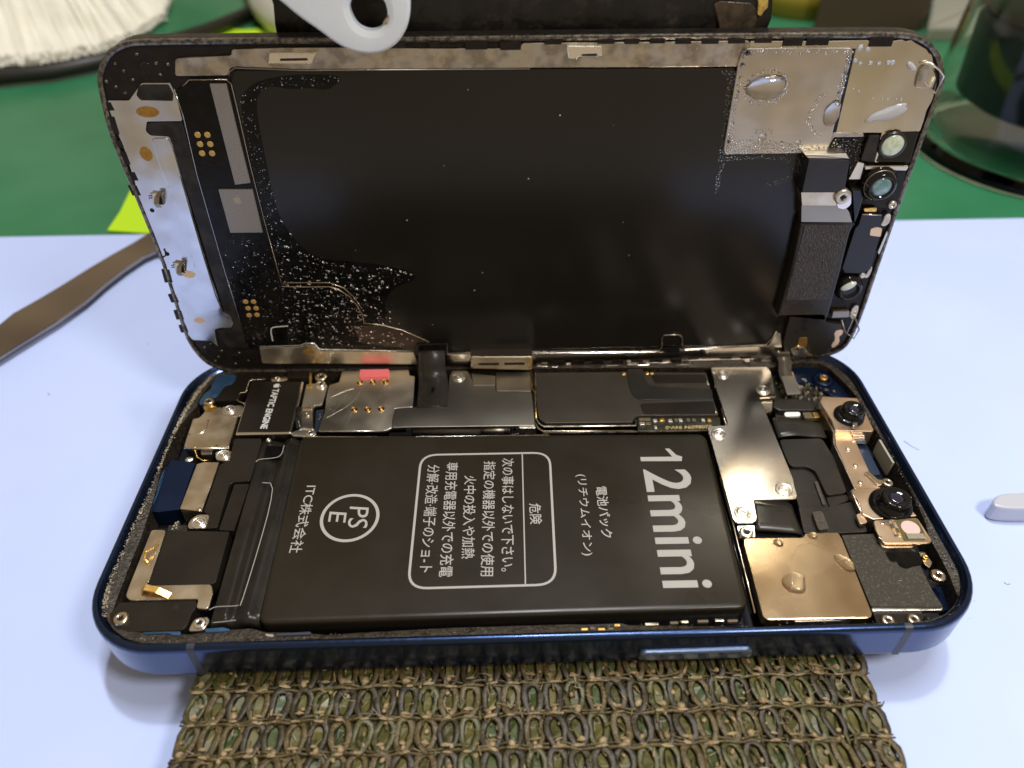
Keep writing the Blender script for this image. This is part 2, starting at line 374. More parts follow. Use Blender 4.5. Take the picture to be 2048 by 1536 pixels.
# side wall ring with flat side, softened lip
def frame_mesh():
    prof = [(outer, -6.6, -.9), (outer, 0, -6.3), (outer, 0, -.55), (outer, .18, -.14), (outer, .5, 0), (outer, .95, 0), (outer, 1.15, -.18), (outer, 1.2, -1.0), (outer, 1.9, -1.55), (outer, 2.0, -7.0), (outer, .9, -7.4), (outer, .25, -7.0)]
    prof = [(0, -6.4), (0, -6.3), (0, -1.05), (0, -.95), (.08, -.5), (.28, -.17), (.58, -.03), (.95, 0), (1.15, -.18), (1.2, -1.0), (1.6, -1.05), (1.6, -7.4), (.9, -7.4), (.3, -7.15)]
    V = []; F = []; n = len(outer); k = len(prof)
    for d, z in prof:
        q = [tuple(Vector(p)) for p in (inset(outer, d) if d else outer)]
        V += [(x, y, z) for x, y in q]
    for j in range(k):
        for i in range(n): F.append((j * n + i, ((j + 1) % k) * n + i, ((j + 1) % k) * n + (i + 1) % n, j * n + (i + 1) % n))
    F = [f[::-1] for f in F]
    o = link('frame', V, F, 'blue', body, smooth=True)
    o.data.polygons.foreach_set('use_smooth', [(i // n) not in (7, 10) for i in range(len(F))])
    return o
fr = frame_mesh(); fr['label'] = 'dark blue anodised metal frame'
prism('back_panel', inset(outer, 1.7), -5.6, 1.6, 'floor', body, r=0, label='dark inner floor of the body')
# adhesive ledge round the inside of the rim
led_o = inset(outer, 1.62)
def ledge_inner():
    a = [(1.34, 38.98), (1.32, 43.34), (2.43, 47.89), (3.5, 51), (3.3, 53.39), (4.5, 58.16), (5.72, 60.24), (11.27, 60.98), (31.15, 60.95), (61.16, 60.28), (91.21, 59.61), (117.17, 58.6), (120.8, 60.53), (126.59, 59.55), (128.51, 53.68), (129.31, 50.02), (129.29, 41.81), (130.08, 33.65), (129.27, 19.88), (128.53, 16.42), (128.55, 12.15), (128.44, 9.43), (127.67, 3.88), (124.89, 1.13), (119.13, 0.36), (113.57, 0.85), (97.19, 1.36), (92.32, 1.99), (70.18, 3), (52.98, 2.98), (38.79, 2.56), (34.57, 2.38), (31.62, 3.1), (27.44, 2.76), (25.81, 3.75), (21.56, 3.73), (15.4, 2.98), (11.04, 3.43), (5.94, 3.9), (4.01, 5.71), (3.54, 8.19), (3.38, 14.27), (3.28, 21.36), (2.57, 29.71)]
    return a
li = ccw(ledge_inner())
def loft_ring(name, po, pi, ztop, zbot, m, parent):
    # match inner outline to outer by angle about the centre
    cx, cy = 65.75, 32.1
    def resample(p, n=160):
        out = []
        for k in range(n):
            t = 2 * math.pi * k / n; dx, dy = math.cos(t) * 200, math.sin(t) * 100; best = None
            for i in range(len(p)):
                x1, y1 = p[i][0] - cx, p[i][1] - cy; x2, y2 = p[(i + 1) % len(p)][0] - cx, p[(i + 1) % len(p)][1] - cy
                den = dx * (y2 - y1) - dy * (x2 - x1)
                if abs(den) < 1e-9: continue
                s = (x1 * (y2 - y1) - y1 * (x2 - x1)) / den; q = (x1 * dy - y1 * dx) / den
                if 0 <= q <= 1 and s > 0 and (best is None or s > best): best = s
            out.append((cx + dx * best, cy + dy * best))
        return out
    A = resample(po); B = resample(pi); n = len(A); V = []; F = []
    mid = [((a[0] + b[0]) / 2, (a[1] + b[1]) / 2) for a, b in zip(A, B)]
    rows = [(A, zbot), (A, ztop), (mid, ztop - .12), (B, ztop - .3), (B, zbot)]
    for ring, z in rows: V += [(x, y, z) for x, y in ring]
    k = len(rows)
    for j in range(k):
        for i in range(n): F.append((j * n + i, j * n + (i + 1) % n, ((j + 1) % k) * n + (i + 1) % n, ((j + 1) % k) * n + i))
    return link(name, V, F, m, parent)
lg = loft_ring('adhesive_ledge', led_o, li, -1.02, -5.5, 'crud', body); lg['label'] = 'brown black ledge of old adhesive inside the rim'
# pale crumbs of glue on the left ledge
grit = []
def crumbs(paths, n, sp, rm=.14):
    out = []
    for _ in range(n):
        p = random.choice(paths); t = random.random() * (len(p) - 1); i = int(t); f_ = t - i
        x = p[i][0] * (1 - f_) + p[i + 1][0] * f_; y = p[i][1] * (1 - f_) + p[i + 1][1] * f_
        out.append((x + random.gauss(0, sp), y + random.gauss(0, sp), random.uniform(.04, rm)))
    return out
gp = [(4.37, 1.66), (0.94, 6.09), (0.14, 12.01), (0.11, 19.36), (0.25, 26.92), (0.17, 34.68), (0.08, 43.19), (0.62, 50.46), (1.7, 56.54), (3.33, 60.54)]
gp = [(x + 1.25 + max(0, 9 - y) * .12, y) for x, y in gp[1:]]
g1 = drops('glue_crumbs', crumbs([gp], 800, .24, .15) + crumbs([gp[4:]], 800, .2, .19) + crumbs([gp[:4]], 500, .2, .18) + crumbs([[(3, 1.9), (40, 1.9), (129, 1.9)], [(129.6, 4), (129.8, 30), (129.6, 55)]], 350, .35, .1), -1.15, 'grit', body, n=5, rings=2, hr=.9); tag(g1, kind='stuff')

# ---- right hand end
def pr(name, p, z, m, th=None, **k): return prism(name, p, z, th if th else max(.3, z + 5.3), m, body, **k)
pr('floor_board', [(115.47, 59.7), (117.09, 59.64), (121.65, 58.56), (124.53, 52.16), (126.17, 50.66), (124.02, 42.49), (112.51, 42.86)], -3, 'pcb', label='dark circuit board crowded with tiny parts')
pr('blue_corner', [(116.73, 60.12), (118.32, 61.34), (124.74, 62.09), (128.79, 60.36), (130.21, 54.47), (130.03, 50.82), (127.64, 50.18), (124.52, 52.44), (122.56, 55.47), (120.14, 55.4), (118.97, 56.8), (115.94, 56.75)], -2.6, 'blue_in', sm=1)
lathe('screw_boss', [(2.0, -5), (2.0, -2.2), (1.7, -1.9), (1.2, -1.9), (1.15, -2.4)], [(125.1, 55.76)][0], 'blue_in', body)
screw([(125.17, 55.83)][0], -2.0, .85, body, m='gold', label='screw in the blue corner boss')
smp = [(115.7, 57.14), (120.69, 56.97), (124.17, 54.15), (125.9, 54.84), (126.8, 52.59), (125.85, 50.45), (118.99, 50.39), (115.43, 51.51)]
for i in range(62):
    for _ in range(30):
        x = random.uniform(min(a for a, b in smp), max(a for a, b in smp)); y = random.uniform(min(b for a, b in smp), max(b for a, b in smp))
        if inside(smp, x, y): break
    w_, l_ = random.choice([(.3, .5), (.5, .3), (.35, .35), (.8, .45), (.25, .4)])
    box('chip_component', x, y, -3.1, x + w_, y + l_, -2.7 + random.random() * .3, random.choice(['smd', 'smd', 'smd', 'smd2']), body, b=.04, r=0)
pr('connector', [(113.48, 50.16), (117.72, 50.1), (121.57, 48.52), (120.37, 46.7), (113.69, 46.91), (112.79, 47.95)], -1.8, 'black_flex', th=1.2, b=.2, r=.4)
pr('gold_foot', [(110.77, 49.99), (113.25, 50.02), (112.11, 46.48), (110.77, 45.86)], -1.5, 'brass', th=1)
pr('white_pad', [(114.35, 46.18), (117.35, 46.15), (117.11, 45.03), (114.09, 44.93)], -1.6, 'print_white', th=.4, r=.6)
box('small_component', *[(117.78, 44.52)][0], -2.5, *[(119.68, 46.11)][0], -1.7, 'smd2', body)
box('small_component', *[(119.31, 44.63)][0], -2.5, *[(120.72, 46.08)][0], -1.7, 'gold', body)
pr('flex_layer', [(111.45, 32.74), (114.82, 32.49), (115.36, 30.9), (115.36, 23.87), (110.27, 23.65), (110.67, 30.21)], -2.3, 'black_flex', th=1)
pr('foam_strip', [(114.49, 29.26), (115.14, 29.29), (114.74, 24.15), (114.23, 24.17)], -1.95, 'foam', th=.4)
pr('flex_layer', [(111.25, 38.96), (119.06, 39.02), (119.52, 34.63), (118.95, 26.24), (115.37, 25.77), (115.26, 31.31), (114.21, 32.34), (111.24, 32.43), (111.09, 35.49)], -1.5, 'black_flex', th=1.2, r=.8)
pr('flex_layer', [(115.38, 25.71), (119, 26.26), (119.08, 25.06), (115.23, 23.49)], -2.0, 'black_flex', th=1)
# bowed flat cable crossing the gap
def sheetgrid(name, quad, zf, m, parent, nu=14, nv=4, th=.25, label=None):
    V = []; F = []
    for layer in (0, 1):
        for j in range(nv + 1):
            for i in range(nu + 1):
                u_, v_ = i / nu, j / nv
                x = (quad[0][0] * (1 - u_) + quad[1][0] * u_) * (1 - v_) + (quad[3][0] * (1 - u_) + quad[2][0] * u_) * v_
                y = (quad[0][1] * (1 - u_) + quad[1][1] * u_) * (1 - v_) + (quad[3][1] * (1 - u_) + quad[2][1] * u_) * v_
                V.append((x, y, zf(u_, v_) - layer * th))
    w_ = nu + 1; L0 = w_ * (nv + 1)
    for j in range(nv):
        for i in range(nu):
            a = j * w_ + i; F.append((a, a + w_, a + w_ + 1, a + 1)); F.append((L0 + a, L0 + a + 1, L0 + a + w_ + 1, L0 + a + w_))
    for i in range(nu):
        a = i; F.append((a, a + 1, L0 + a + 1, L0 + a)); a = nv * w_ + i; F.append((a + 1, a, L0 + a, L0 + a + 1))
    for j in range(nv):
        a = j * w_; F.append((a + w_, a, L0 + a, L0 + a + w_)); a = j * w_ + nu; F.append((a, a + w_, L0 + a + w_, L0 + a))
    o = link(name, V, F, m, parent, smooth=True)
    if label: o['label'] = label
    return o
sheetgrid('flat_cable', [(111.38, 44.21), (120.49, 43.42), (120.3, 39.62), (111.14, 39.2)], lambda u, v: -1.2 + .35 * math.sin(u * 6.0) - .9 * max(0, u - .8) * 4, 'black_flex', body, label='bowed black flat cable beside the steel cover')
pr('flex_layer', [(109.9, 23.56), (114.87, 23.41), (119.41, 24.57), (119.52, 19.17), (119.37, 18.22), (114.57, 18.1), (109.14, 18.41)], -1.7, 'black_flex', th=1.5)
sheetgrid('connector_cover', [(102.51, 24.68), (108.98, 24.18), (108.81, 18.02), (101.39, 18.53)], lambda u, v: -.95 + .25 * math.cos(u * 3) - 1.2 * max(0, u - .85) * 3, 'black_flex', body, th=.6, label='smooth black curved flex fold')
pr('foam_pad', [(111.42, 21.92), (113.15, 22.04), (113.06, 18.35), (111.25, 18.21)], -.9, 'foam', th=.8, r=.5, label='small grey brown foam pad')
pr('gap_filler', [(101.89, 20.35), (109.72, 19.55), (109.2, 17.94), (101.52, 18.18)], -2.4, 'dark_hole')

# ---- steel shield with five screws
pr('shield_plate', [(103.12, 58.36), (114.28, 58.19), (114.62, 56.68), (114.05, 53.04), (113.56, 49.37), (110.31, 49.3), (110.33, 48.27), (110.39, 28.71), (110.2, 27.89), (109.89, 24.97), (109.34, 24.38), (102.44, 24.42), (101.94, 20.63), (101.41, 19.91), (98.46, 19.95), (98.04, 20.51), (98.6, 41.75), (102.12, 42.05), (102.58, 42.58), (102.66, 53.06)], -.6, 'steel', th=.35, b=.08, r=.35, label='large bright steel shield plate held by screws')
pr('shield_wall', [(x + .25, y - .15) for x, y in [(102.46, 42.26), (103.1, 45.16), (102.49, 52), (103.13, 57.8), (103.91, 57.58), (103.51, 45.14), (103.16, 41.92)]], -1.0, 'brass', th=3)
for p, rr in zip([(104.89, 56.02), (111.56, 51.3), (100.26, 39.78), (108.09, 26.44), (99.9, 21.83)], (1.15, 1.25, 1.3, 1.35, 1.35)):
    screw(p, -.55, rr, body, washer=True, tall=.35)
screw([(99.54, 18)][0], -.9, 1.15, body, tall=.4)
pr('screw_lug', [(98.56, 19.72), (101.46, 19.77), (100.91, 17.35), (98.38, 17.29)], -1.2, 'steel')
# ---- bronze plate, cloth plate
pr('speaker_cover', [(98.7, 16.7), (108.18, 16.59), (108.61, 17.37), (114.01, 17.39), (114.17, 16), (113.74, 2.74), (113.08, 2.19), (98.34, 2.39), (97.88, 3.02), (98.44, 15.71)], -.5, 'brass_plate', b=.12, r=.5, th=1.6, label='square bronze coloured metal plate wet with two big drops')
pr('cover_lip', [(102.48, 2.96), (111.04, 2.96), (110.83, 2.22), (102.34, 2.2)], -.95, 'steel_dark', th=2.5)
pr('cloth_plate', [(114.55, 17.13), (119.85, 17.23), (119.83, 15.24), (120.87, 14.35), (125, 14.17), (124.53, 11.64), (124.36, 7.03), (124.72, 3.91), (114.25, 4.3)], -.9, 'mesh_cloth', b=.05, th=.5, label='dark speckled cloth covered plate')
pr('cloth_plate_edge', [(114.44, 4.32), (124.92, 4.13), (124.62, 3.62), (114.38, 3.83)], -1.3, 'steel_bright', th=.8)
prism('wet_patch', chaikin([(120.1, 14.13), (125.31, 13.96), (125.09, 11.06), (123.34, 10.92), (122.07, 10.41), (121.08, 11.06), (121.23, 11.93), (120.29, 11.71), (120.07, 12.72)], 2), -.86, .03, 'wet_black', body, b=.01)
pr('screw_shelf', [(114.63, 3.97), (121.92, 4.08), (121.78, 2.85), (120.32, 1.35), (114.51, 1.75)], -1.8, 'black')
for p in [(116.04, 2.23), (119.84, 2.27)]: screw(p, -1.6, .95, body, m='brass', tall=.5)
screw([(126.51, 9.34)][0], -1.4, 1.15, body, m='brass', tall=.6)
pr('brass_clip', [(125.58, 13.82), (126.43, 13.79), (126.8, 11.74), (125.94, 10.77), (125.43, 11.54)], -1.2, 'brass', th=1)
screw([(125.96, 12.58)][0], -1.3, .5, body, m='gold', cross=False)
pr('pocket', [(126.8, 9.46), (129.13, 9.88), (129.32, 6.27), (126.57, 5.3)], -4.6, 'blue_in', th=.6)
# ---- camera bar
pr('camera_bracket', [(121.93, 48.61), (128.42, 47.88), (128.48, 44.69), (128.23, 39.41), (127.83, 38.95), (121.23, 39.42), (121.47, 42.31), (121.01, 47.27)], 0, 'peach', b=.15, th=3.2, label='peach coloured upper camera bracket plate')
pr('camera_bracket', [(121.77, 39.92), (124.93, 39.88), (124.76, 37.06), (124.47, 30.64), (125.39, 28.66), (124.39, 27.73), (125.2, 26.62), (120.5, 26.85), (120.9, 37.49)], -1.4, 'peach', b=.1, th=3, label='narrow middle strip of the camera bar')
pr('camera_bracket', [(119.01, 25.6), (120.26, 26.1), (124.74, 25.95), (125.86, 25.17), (126.9, 22.79), (127.7, 19.99), (120.34, 19.48), (119, 20.64), (119.41, 23.29)], -.2, 'peach', b=.15, th=3.2, label='lower camera bracket plate under the larger lens')
for p in [(122.67, 36.03), (122.5, 32.08), (123.35, 41.88), (121.88, 28.18)]: lathe('rivet', [(.42, -1.5), (.42, -1.2), (.25, -1.1)], p, 'steel_bright', body, n=12)
_f = [(124.63, 39.18), (126.75, 39.17), (126.69, 38.9), (124.57, 38.9), (124.44, 38.66), (126.55, 38.65), (126.49, 38.38), (124.38, 38.38), (124.25, 38.14), (126.35, 38.14), (126.29, 37.86), (124.19, 37.87)]
for k in range(3): pr('fold_slot', _f[4 * k:4 * k + 4], -1.1, 'steel_bright', th=.5, r=0, b=.02)
tube('bracket_edge', line3('T', [(120.86, 47.6), (121.06, 39.63), (120.04, 36.45), (119.94, 26.25), (119.08, 25.61), (119.11, 20.84)], -.5), .16, 'steel_bright', body, n=6)
pr('bracket_tab', [(118.19, 20.98), (119.15, 21.15), (119.55, 19.27), (118.1, 18.85)], -.6, 'peach', th=.6, r=.5)
def camera(c1, c2, r1, r2, z0, h1, h2, g):
    b1 = lathe('camera_module', [(r1, z0 - 2), (r1, z0 + h1 * .55), (r1 * .95, z0 + h1 * .8), (r1 * .84, z0 + h1), (r1 * .6, z0 + h1)], c1, 'black_gloss', body, n=40)
    o = lathe('lens_barrel', [(r2 * 1.12, z0 + h1 - .5), (r2 * 1.1, z0 + h1 + .3), (r2, z0 + h1 + .5), (r2, z0 + h2 * .9), (r2 * .93, z0 + h2), (r2 * .80, z0 + h2), (r2 * .5, z0 + h2 - .35), (r2 * .3, z0 + h2 - .5)], c2, 'black_gloss', b1, n=40)
    lathe('lens', [(r2 * .5, z0 + h2 - .36), (r2 * .45, z0 + h2 - .26), (r2 * .3, z0 + h2 - .18), (r2 * .1, z0 + h2 - .14)], c2, g, b1, n=24)
    return b1
cb = camera([(124.93, 43.01)][0], [(125.41, 43.1)][0], 2.7, 2.0, 0, .7, 2.1, 'lens_dark'); cb['label'] = 'upper camera module with small green glint'
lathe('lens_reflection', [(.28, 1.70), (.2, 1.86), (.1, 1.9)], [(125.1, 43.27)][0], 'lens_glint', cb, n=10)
ring_c = [(124.42, 41.4)][0]
prism('focus_tab', [(124.33, 40.49), (125.32, 40.59), (125.04, 39.59), (124.18, 39.49)], 1.0, .8, 'steel_silver', cb)
cb2 = camera([(124.17, 22.21)][0], [(124.02, 21.56)][0], 3.35, 2.3, -.2, .9, 3.0, 'lens_dark'); cb2['label'] = 'lower and larger black camera module'
pr('sensor_board', [(119.98, 18.96), (127.2, 19.22), (127.59, 14.71), (126.89, 14.22), (119.83, 14.39), (119.61, 17.08)], .3, 'peach', b=.12, r=.5, th=.35, label='peach metal sensor tile with pink window')
pr('sensor_board_base', [(120.22, 18.94), (119.93, 16.65), (119.64, 14.3), (120.36, 13.97), (124.42, 13.94), (124.94, 14.65)], -.25, 'brass', th=1.5)
prism('sensor_circuit', [(123.75, 18.95), (127.05, 18.92), (126.98, 16.28), (126.52, 14.77), (123.09, 14.77), (123.35, 16.93)], .36, .1, 'net_olive', body, b=.02)
lathe('pink_window', [(1.45, .3), (1.45, .46), (1.3, .52)], [(125.13, 17.15)][0], mat('pale_pink_window', (.78, .48, .45), .35), body, n=24)
def boxes(name, pts, z0, z1, mats, b=.03, r=0):
    for i in range(0, len(pts), 2):
        (xa, ya), (xb, yb) = pts[i], pts[i + 1]; box(name, min(xa, xb), min(ya, yb), z0, max(xa, xb), max(ya, yb), z1, mats[(i // 2) % len(mats)], body, b=b, r=r)
boxes('sensor_part', [(123.84, 15.07), (124.77, 15.99), (124.73, 15.04), (125.67, 15.96), (125.62, 15.01), (126.56, 15.93)], .3, .62, ['smd'])
boxes('sensor_part', [(122.22, 18.21), (122.7, 18.52), (122.74, 18.19), (123.22, 18.5), (122.2, 17.78), (122.67, 18.09), (122.71, 17.76), (123.19, 18.07), (122.17, 17.35), (122.65, 17.65), (122.69, 17.33), (123.17, 17.64), (122.15, 16.92), (122.62, 17.23), (122.66, 16.9), (123.14, 17.21), (122.12, 16.49), (122.6, 16.8), (122.64, 16.48), (123.11, 16.78), (122.1, 16.07), (122.57, 16.37), (122.61, 16.05), (123.09, 16.36), (122.08, 15.65), (122.55, 15.95), (122.59, 15.63), (123.06, 15.93)], .3, .5, ['smd', 'gold', 'smd2', 'smd', 'net_olive'])
for p in [(121.16, 18.3), (119.72, 15.54)]: lathe('rivet', [(.3, .2), (.3, .38), (.2, .42)], p, 'steel_bright', body, n=10)
screw([(126.52, 28.07)][0], -1.6, .95, body, m='brass')
pr('cable_clip', [(123.21, 30.18), (124.11, 30.57), (124.41, 29.72), (124.81, 28.6), (125.8, 28.43), (125.1, 27.23), (124.38, 27.52), (123.88, 28.91)], -1.0, 'brass', th=.8)
# inner wall plate with a hole, blue trough beside the camera bar
pr('blue_trough', [(126.26, 40.15), (128.18, 40.4), (127.9, 32.29), (126.06, 32.06)], -4, mat('blue_grey_trough', (.06, .09, .16), .3, .7), th=.6)
V_ = []
pl_ = [(129.07, 38.24), (129.25, 32.57)]
px0, py0 = pl_[0]; px1, py1 = pl_[1]
link('wall_plate', [(px0, py0, -1.4), (px1, py1, -1.4), (px1 - .1, py1, -4.6), (px0 - .1, py0, -4.6), (px0 + .4, py0, -1.4), (px1 + .4, py1, -1.4), (px1 + .3, py1, -4.6), (px0 + .3, py0, -4.6)], [(0, 1, 2, 3), (7, 6, 5, 4), (0, 4, 5, 1), (3, 2, 6, 7), (0, 3, 7, 4), (1, 5, 6, 2)], 'beige', body)

# ---- logic board area
pr('board_shield', [(68.39, 58.35), (85.6, 58.02), (102, 57.26), (101.58, 49.68), (101.59, 45.23), (87.03, 45.54), (86.19, 45.3), (85.43, 44.35), (85.28, 43.8), (69.19, 44.13), (68.14, 45.39), (67.89, 50.08)], -1.0, mat('brown_black_shield', (.085, .074, .058), .34, .5, c2=(.07, .06, .047), ns=14, rv=.04), b=.05, th=1.2, label='long dark brown logic board shield')
tube('shield_edge', line3('T', [(68.22, 58.64), (67.48, 45.73), (68.18, 44.08), (68.93, 43.36), (85.76, 43.04), (86.1, 44.47)], -1.25), .16, 'steel_bright', body, n=6)
tube('shield_edge', line3('T', [(67.89, 57.88), (67.23, 46.05), (67.83, 43.76), (68.68, 42.78), (85.47, 42.39)], -1.9), .18, 'brass', body, n=6)
tube('shield_edge', line3('T', [(67.39, 59.22), (67.24, 53.92), (67.78, 52.84), (67.61, 45.4)], -1.3), .15, 'gold', body, n=6)
pr('ribbon', [(86.41, 58.71), (89.57, 58.61), (89.62, 55.21), (89.89, 53.93), (90.88, 53.44), (101.93, 52.29), (101.52, 49.51), (87.66, 49.62), (86.45, 50.87), (86.07, 53.88)], -.82, 'black_flex', th=.16, b=.04, r=.8, label='raised ribbon bending across the brown shield')
pr('shield_pad', [(90.92, 56.81), (101.73, 56.72), (101.54, 54.27), (91.39, 54.35)], -.85, 'black', th=.12, b=.03, r=.5)
pr('shield_pad', [(87.38, 48.6), (101.5, 48.9), (101.18, 45.35), (87.76, 45.65)], -.85, 'black', th=.12, b=.03, r=.8)
pr('circuit_strip', [(86.7, 46.12), (102.01, 45.46), (101.47, 41.76), (86.12, 42.35)], -1.8, 'pcb', label='dark board strip with gold code')
text('board_code', '52086094 94V-0', [(100.03, 43.36)][0], [(91.45, 43.34)][0], [(99.83, 42.5)][0], -1.79, 'print_gold', body, bold=.01)
boxes('board_component', [(86.72, 44.63), (87.76, 45.38), (87.74, 44.6), (88.89, 45.35), (89.27, 44.23), (90.09, 44.98), (90.54, 44.35), (91.41, 45.1), (92.1, 44.14), (92.88, 44.89), (93.26, 44.26), (93.91, 45.02), (94.05, 44.23), (94.77, 44.99), (95.52, 44.19), (96.18, 44.95), (96.54, 44.15), (97.27, 44.91), (98.24, 44.1), (98.97, 44.86), (99.37, 44.06), (100.11, 44.82), (86.66, 43.5), (87.68, 44.25), (87.78, 43.47), (88.72, 44.21), (89.2, 42.46), (89.73, 43.21)], -2, -1.45, ['smd2', 'smd2', 'smd', 'gold', 'smd', 'smd2', 'smd'], .08, .1)
boxes('contact_spring', [(85.33, 57.05), (85.93, 57.89), (89.93, 57.09), (90.53, 57.74), (90.9, 57.06), (91.42, 57.71)], -1.5, -.85, ['gold'], .08)
_e = [(101.47, 56.83), (101.57, 53.54), (101.27, 49.34), (101.22, 45.64), (102.56, 46.93), (102.34, 42.68)]
for k in range(3): tube('shield_edge', line3('T', _e[2 * k:2 * k + 2], -1.0), .13, 'brass', body, n=6)
# things between hinge and boards
for i in range(16):
    x0 = random.uniform(68, 99) if i < 13 else random.uniform(100, 118); yy = 61.0 + random.uniform(-.5, .5)
    box('hinge_clip', x0, yy - .5, -2, x0 + random.uniform(.8, 3), yy + .4, -1.0 + random.uniform(-.3, .3), random.choice(['steel', 'steel_dark', 'steel_bright']), body)
box('hinge_wall', 99, 60.6, -4, 112.5, 61.1, -.5, 'steel', body)
# ---- second cover (grey) beside the flat cable
pr('connector_cover_plate', [(51.16, 57.98), (51.72, 59.27), (54.63, 59.28), (55.18, 58.04), (55.63, 56.37), (55.88, 54.92), (60.15, 54.7), (60.24, 52.93), (67.12, 52.6), (67.27, 43.39), (44.36, 43.74), (41.14, 43.66), (40.9, 45.52), (41.14, 48.81), (44.55, 49.1), (50.87, 49.06), (51, 53.3)], -.9, 'steel_dark', b=.08, r=.3, th=.6, label='grey cover plate with one screw at its corner')
pr('cover_step', [(55.48, 58.63), (60.19, 57.92), (60.1, 55), (55.87, 55.14)], -1.15, 'steel_dark', th=.6, r=.2)
pr('cover_recess', [(60.32, 59.54), (67.22, 59.32), (67.11, 53.55), (60.32, 53.84)], -1.6, 'steel_dark', th=1)
pr('cover_lip', [(64.26, 43.72), (67.41, 43.69), (67.48, 42.98), (64.46, 43.02)], -1.15, 'steel_bright', th=1.5)
screw([(52.92, 57.21)][0], -.85, 1.25, body, washer=True, tall=.4, label='round screw at the corner of the grey cover plate')
tube('seal_roll', [P3('T', *p, -2.4) for p in [(44.75, 44.19), (57.27, 43.88)]], .75, 'mesh_cloth', body)
tube('metal_roll', [P3('T', *p, -2.3) for p in [(57.39, 43.78), (62.69, 43.74)]], .72, 'steel_dark', body)
for p in [(57.5, 43.68), (61.78, 43.54), (62.23, 43.52), (63.02, 43.5)]:
    tube('roll_ring', [(p[0], p[1], -2.3), (p[0] + .18, p[1], -2.3)], .82, 'black_gloss', body, n=14)
pr('latch', [(43.51, 44.3), (44.4, 44.43), (44.79, 42.05), (40.7, 42.02), (40.63, 42.81), (43.73, 42.86)], -1.3, 'black_gloss', th=1.5)
pr('latch', [(63.72, 44.29), (64.51, 44.36), (64.53, 41.88), (62.63, 41.47), (62.77, 42.41), (63.73, 42.53)], -1.3, 'black_gloss', th=1.5)
# ---- SIM reader plate
pr('card_reader_plate', [(29.73, 60.1), (42.94, 60.12), (43.26, 58.28), (44.29, 58.1), (44.47, 49.21), (41.12, 48.91), (40.88, 45.62), (41.12, 43.76), (39.96, 43.04), (27.74, 43.27), (28.15, 48.5), (27.82, 52.07), (27.82, 55.94), (29.59, 56.79)], -1.0, 'steel_sim', b=.06, r=.25, th=.5, label='scratched steel card reader plate with six gold springs')
for p in [(33.68, 56.54), (36.18, 56.57), (38.68, 56.56), (33.59, 48.82), (36.11, 48.77), (38.62, 48.79)]:
    hole = lathe('contact_hole', [(.72, -1.1), (.72, -.95), (.64, -.91), (.58, -.95), (.56, -.985)], (p[0], p[1]), 'gold', body, n=20)
    lathe('contact_bed', [(.55, -1.02), (.55, -.97)], p, 'dark_hole', hole, n=16)
    T_, F_ = cap_template(12, 4)
    link('contact_spring', [(p[0] + .05 + a * .3, p[1] - .15 + b * .42, -.97 + c * .35) for a, b, c in T_], F_, 'gold', hole, smooth=True)
SCR = [(34.53, 55.34), (33.02, 50.5), (28.66, 46.65), (32.7, 54.87), (30.71, 53.87), (28.71, 52.36), (33.84, 53.24), (33.42, 49.14), (32.62, 44.9), (28.51, 50.65), (28.64, 49.29), (29.36, 48.77), (31.49, 53.32), (30.71, 50.58), (29.67, 48.26)]
for k in range(5): tube('scratch', line3('T', SCR[3 * k:3 * k + 3], -.985, 2), .035, 'steel_bright', body, n=4)
pr('red_tab', [(33.35, 59.84), (39.15, 59.8), (39.31, 57.57), (33.48, 57.61)], -.45, 'red', th=1.2, r=.3, label='bright red plastic tab')
pr('black_strip', [(21.14, 60.97), (23.1, 60.9), (23.58, 58.1), (21.65, 58.16)], -1.6, 'black')
pr('black_strip', [(18.76, 60.63), (22.96, 60.44), (23.21, 58.41), (19.06, 58.54)], -1.2, 'black', r=.3)
pr('steel_tab', [(15.7, 59.34), (18.97, 59.32), (19.28, 58.19), (18.33, 57.7), (16.12, 57.77)], -1.3, 'steel', r=.4)
screw([(17.12, 58.5)][0], -1.4, .7, body, cross=False, tall=.3)
pr('gold_strap', [(23.24, 59.9), (23.76, 59.89), (24.47, 55.48), (23.54, 55.37), (23.47, 55.8), (23.92, 55.93)], -.9, 'gold', th=.3, r=.1)
tube('wall_lip', line3('T', [(25.12, 41.92), (38.59, 41.42), (39.17, 41.09), (45, 40.97), (45.64, 41.26), (69.69, 40.95)] + [(68.58, 41.51), (98.37, 41.18)], -1.05), .16, 'steel_bright', body, n=6, label='thin bright rail along the far battery edge')
tube('plate_lip', line3('T', [(28.05, 43.33), (39.72, 43.08)], -1.15), .17, 'steel_bright', body, n=6)
pr('dark_block', [(26.12, 49.82), (27.74, 50.03), (27.61, 44.02), (26.72, 44.05)], -1.9, mat('blue_black_block', (.02, .03, .045), .4), r=.3)
boxes('small_component', [(26.92, 48.42), (27.17, 48.67), (27.12, 47.75), (27.37, 48), (26.93, 47.23), (27.18, 47.48)], -2, -1.75, ['smd'], .02)
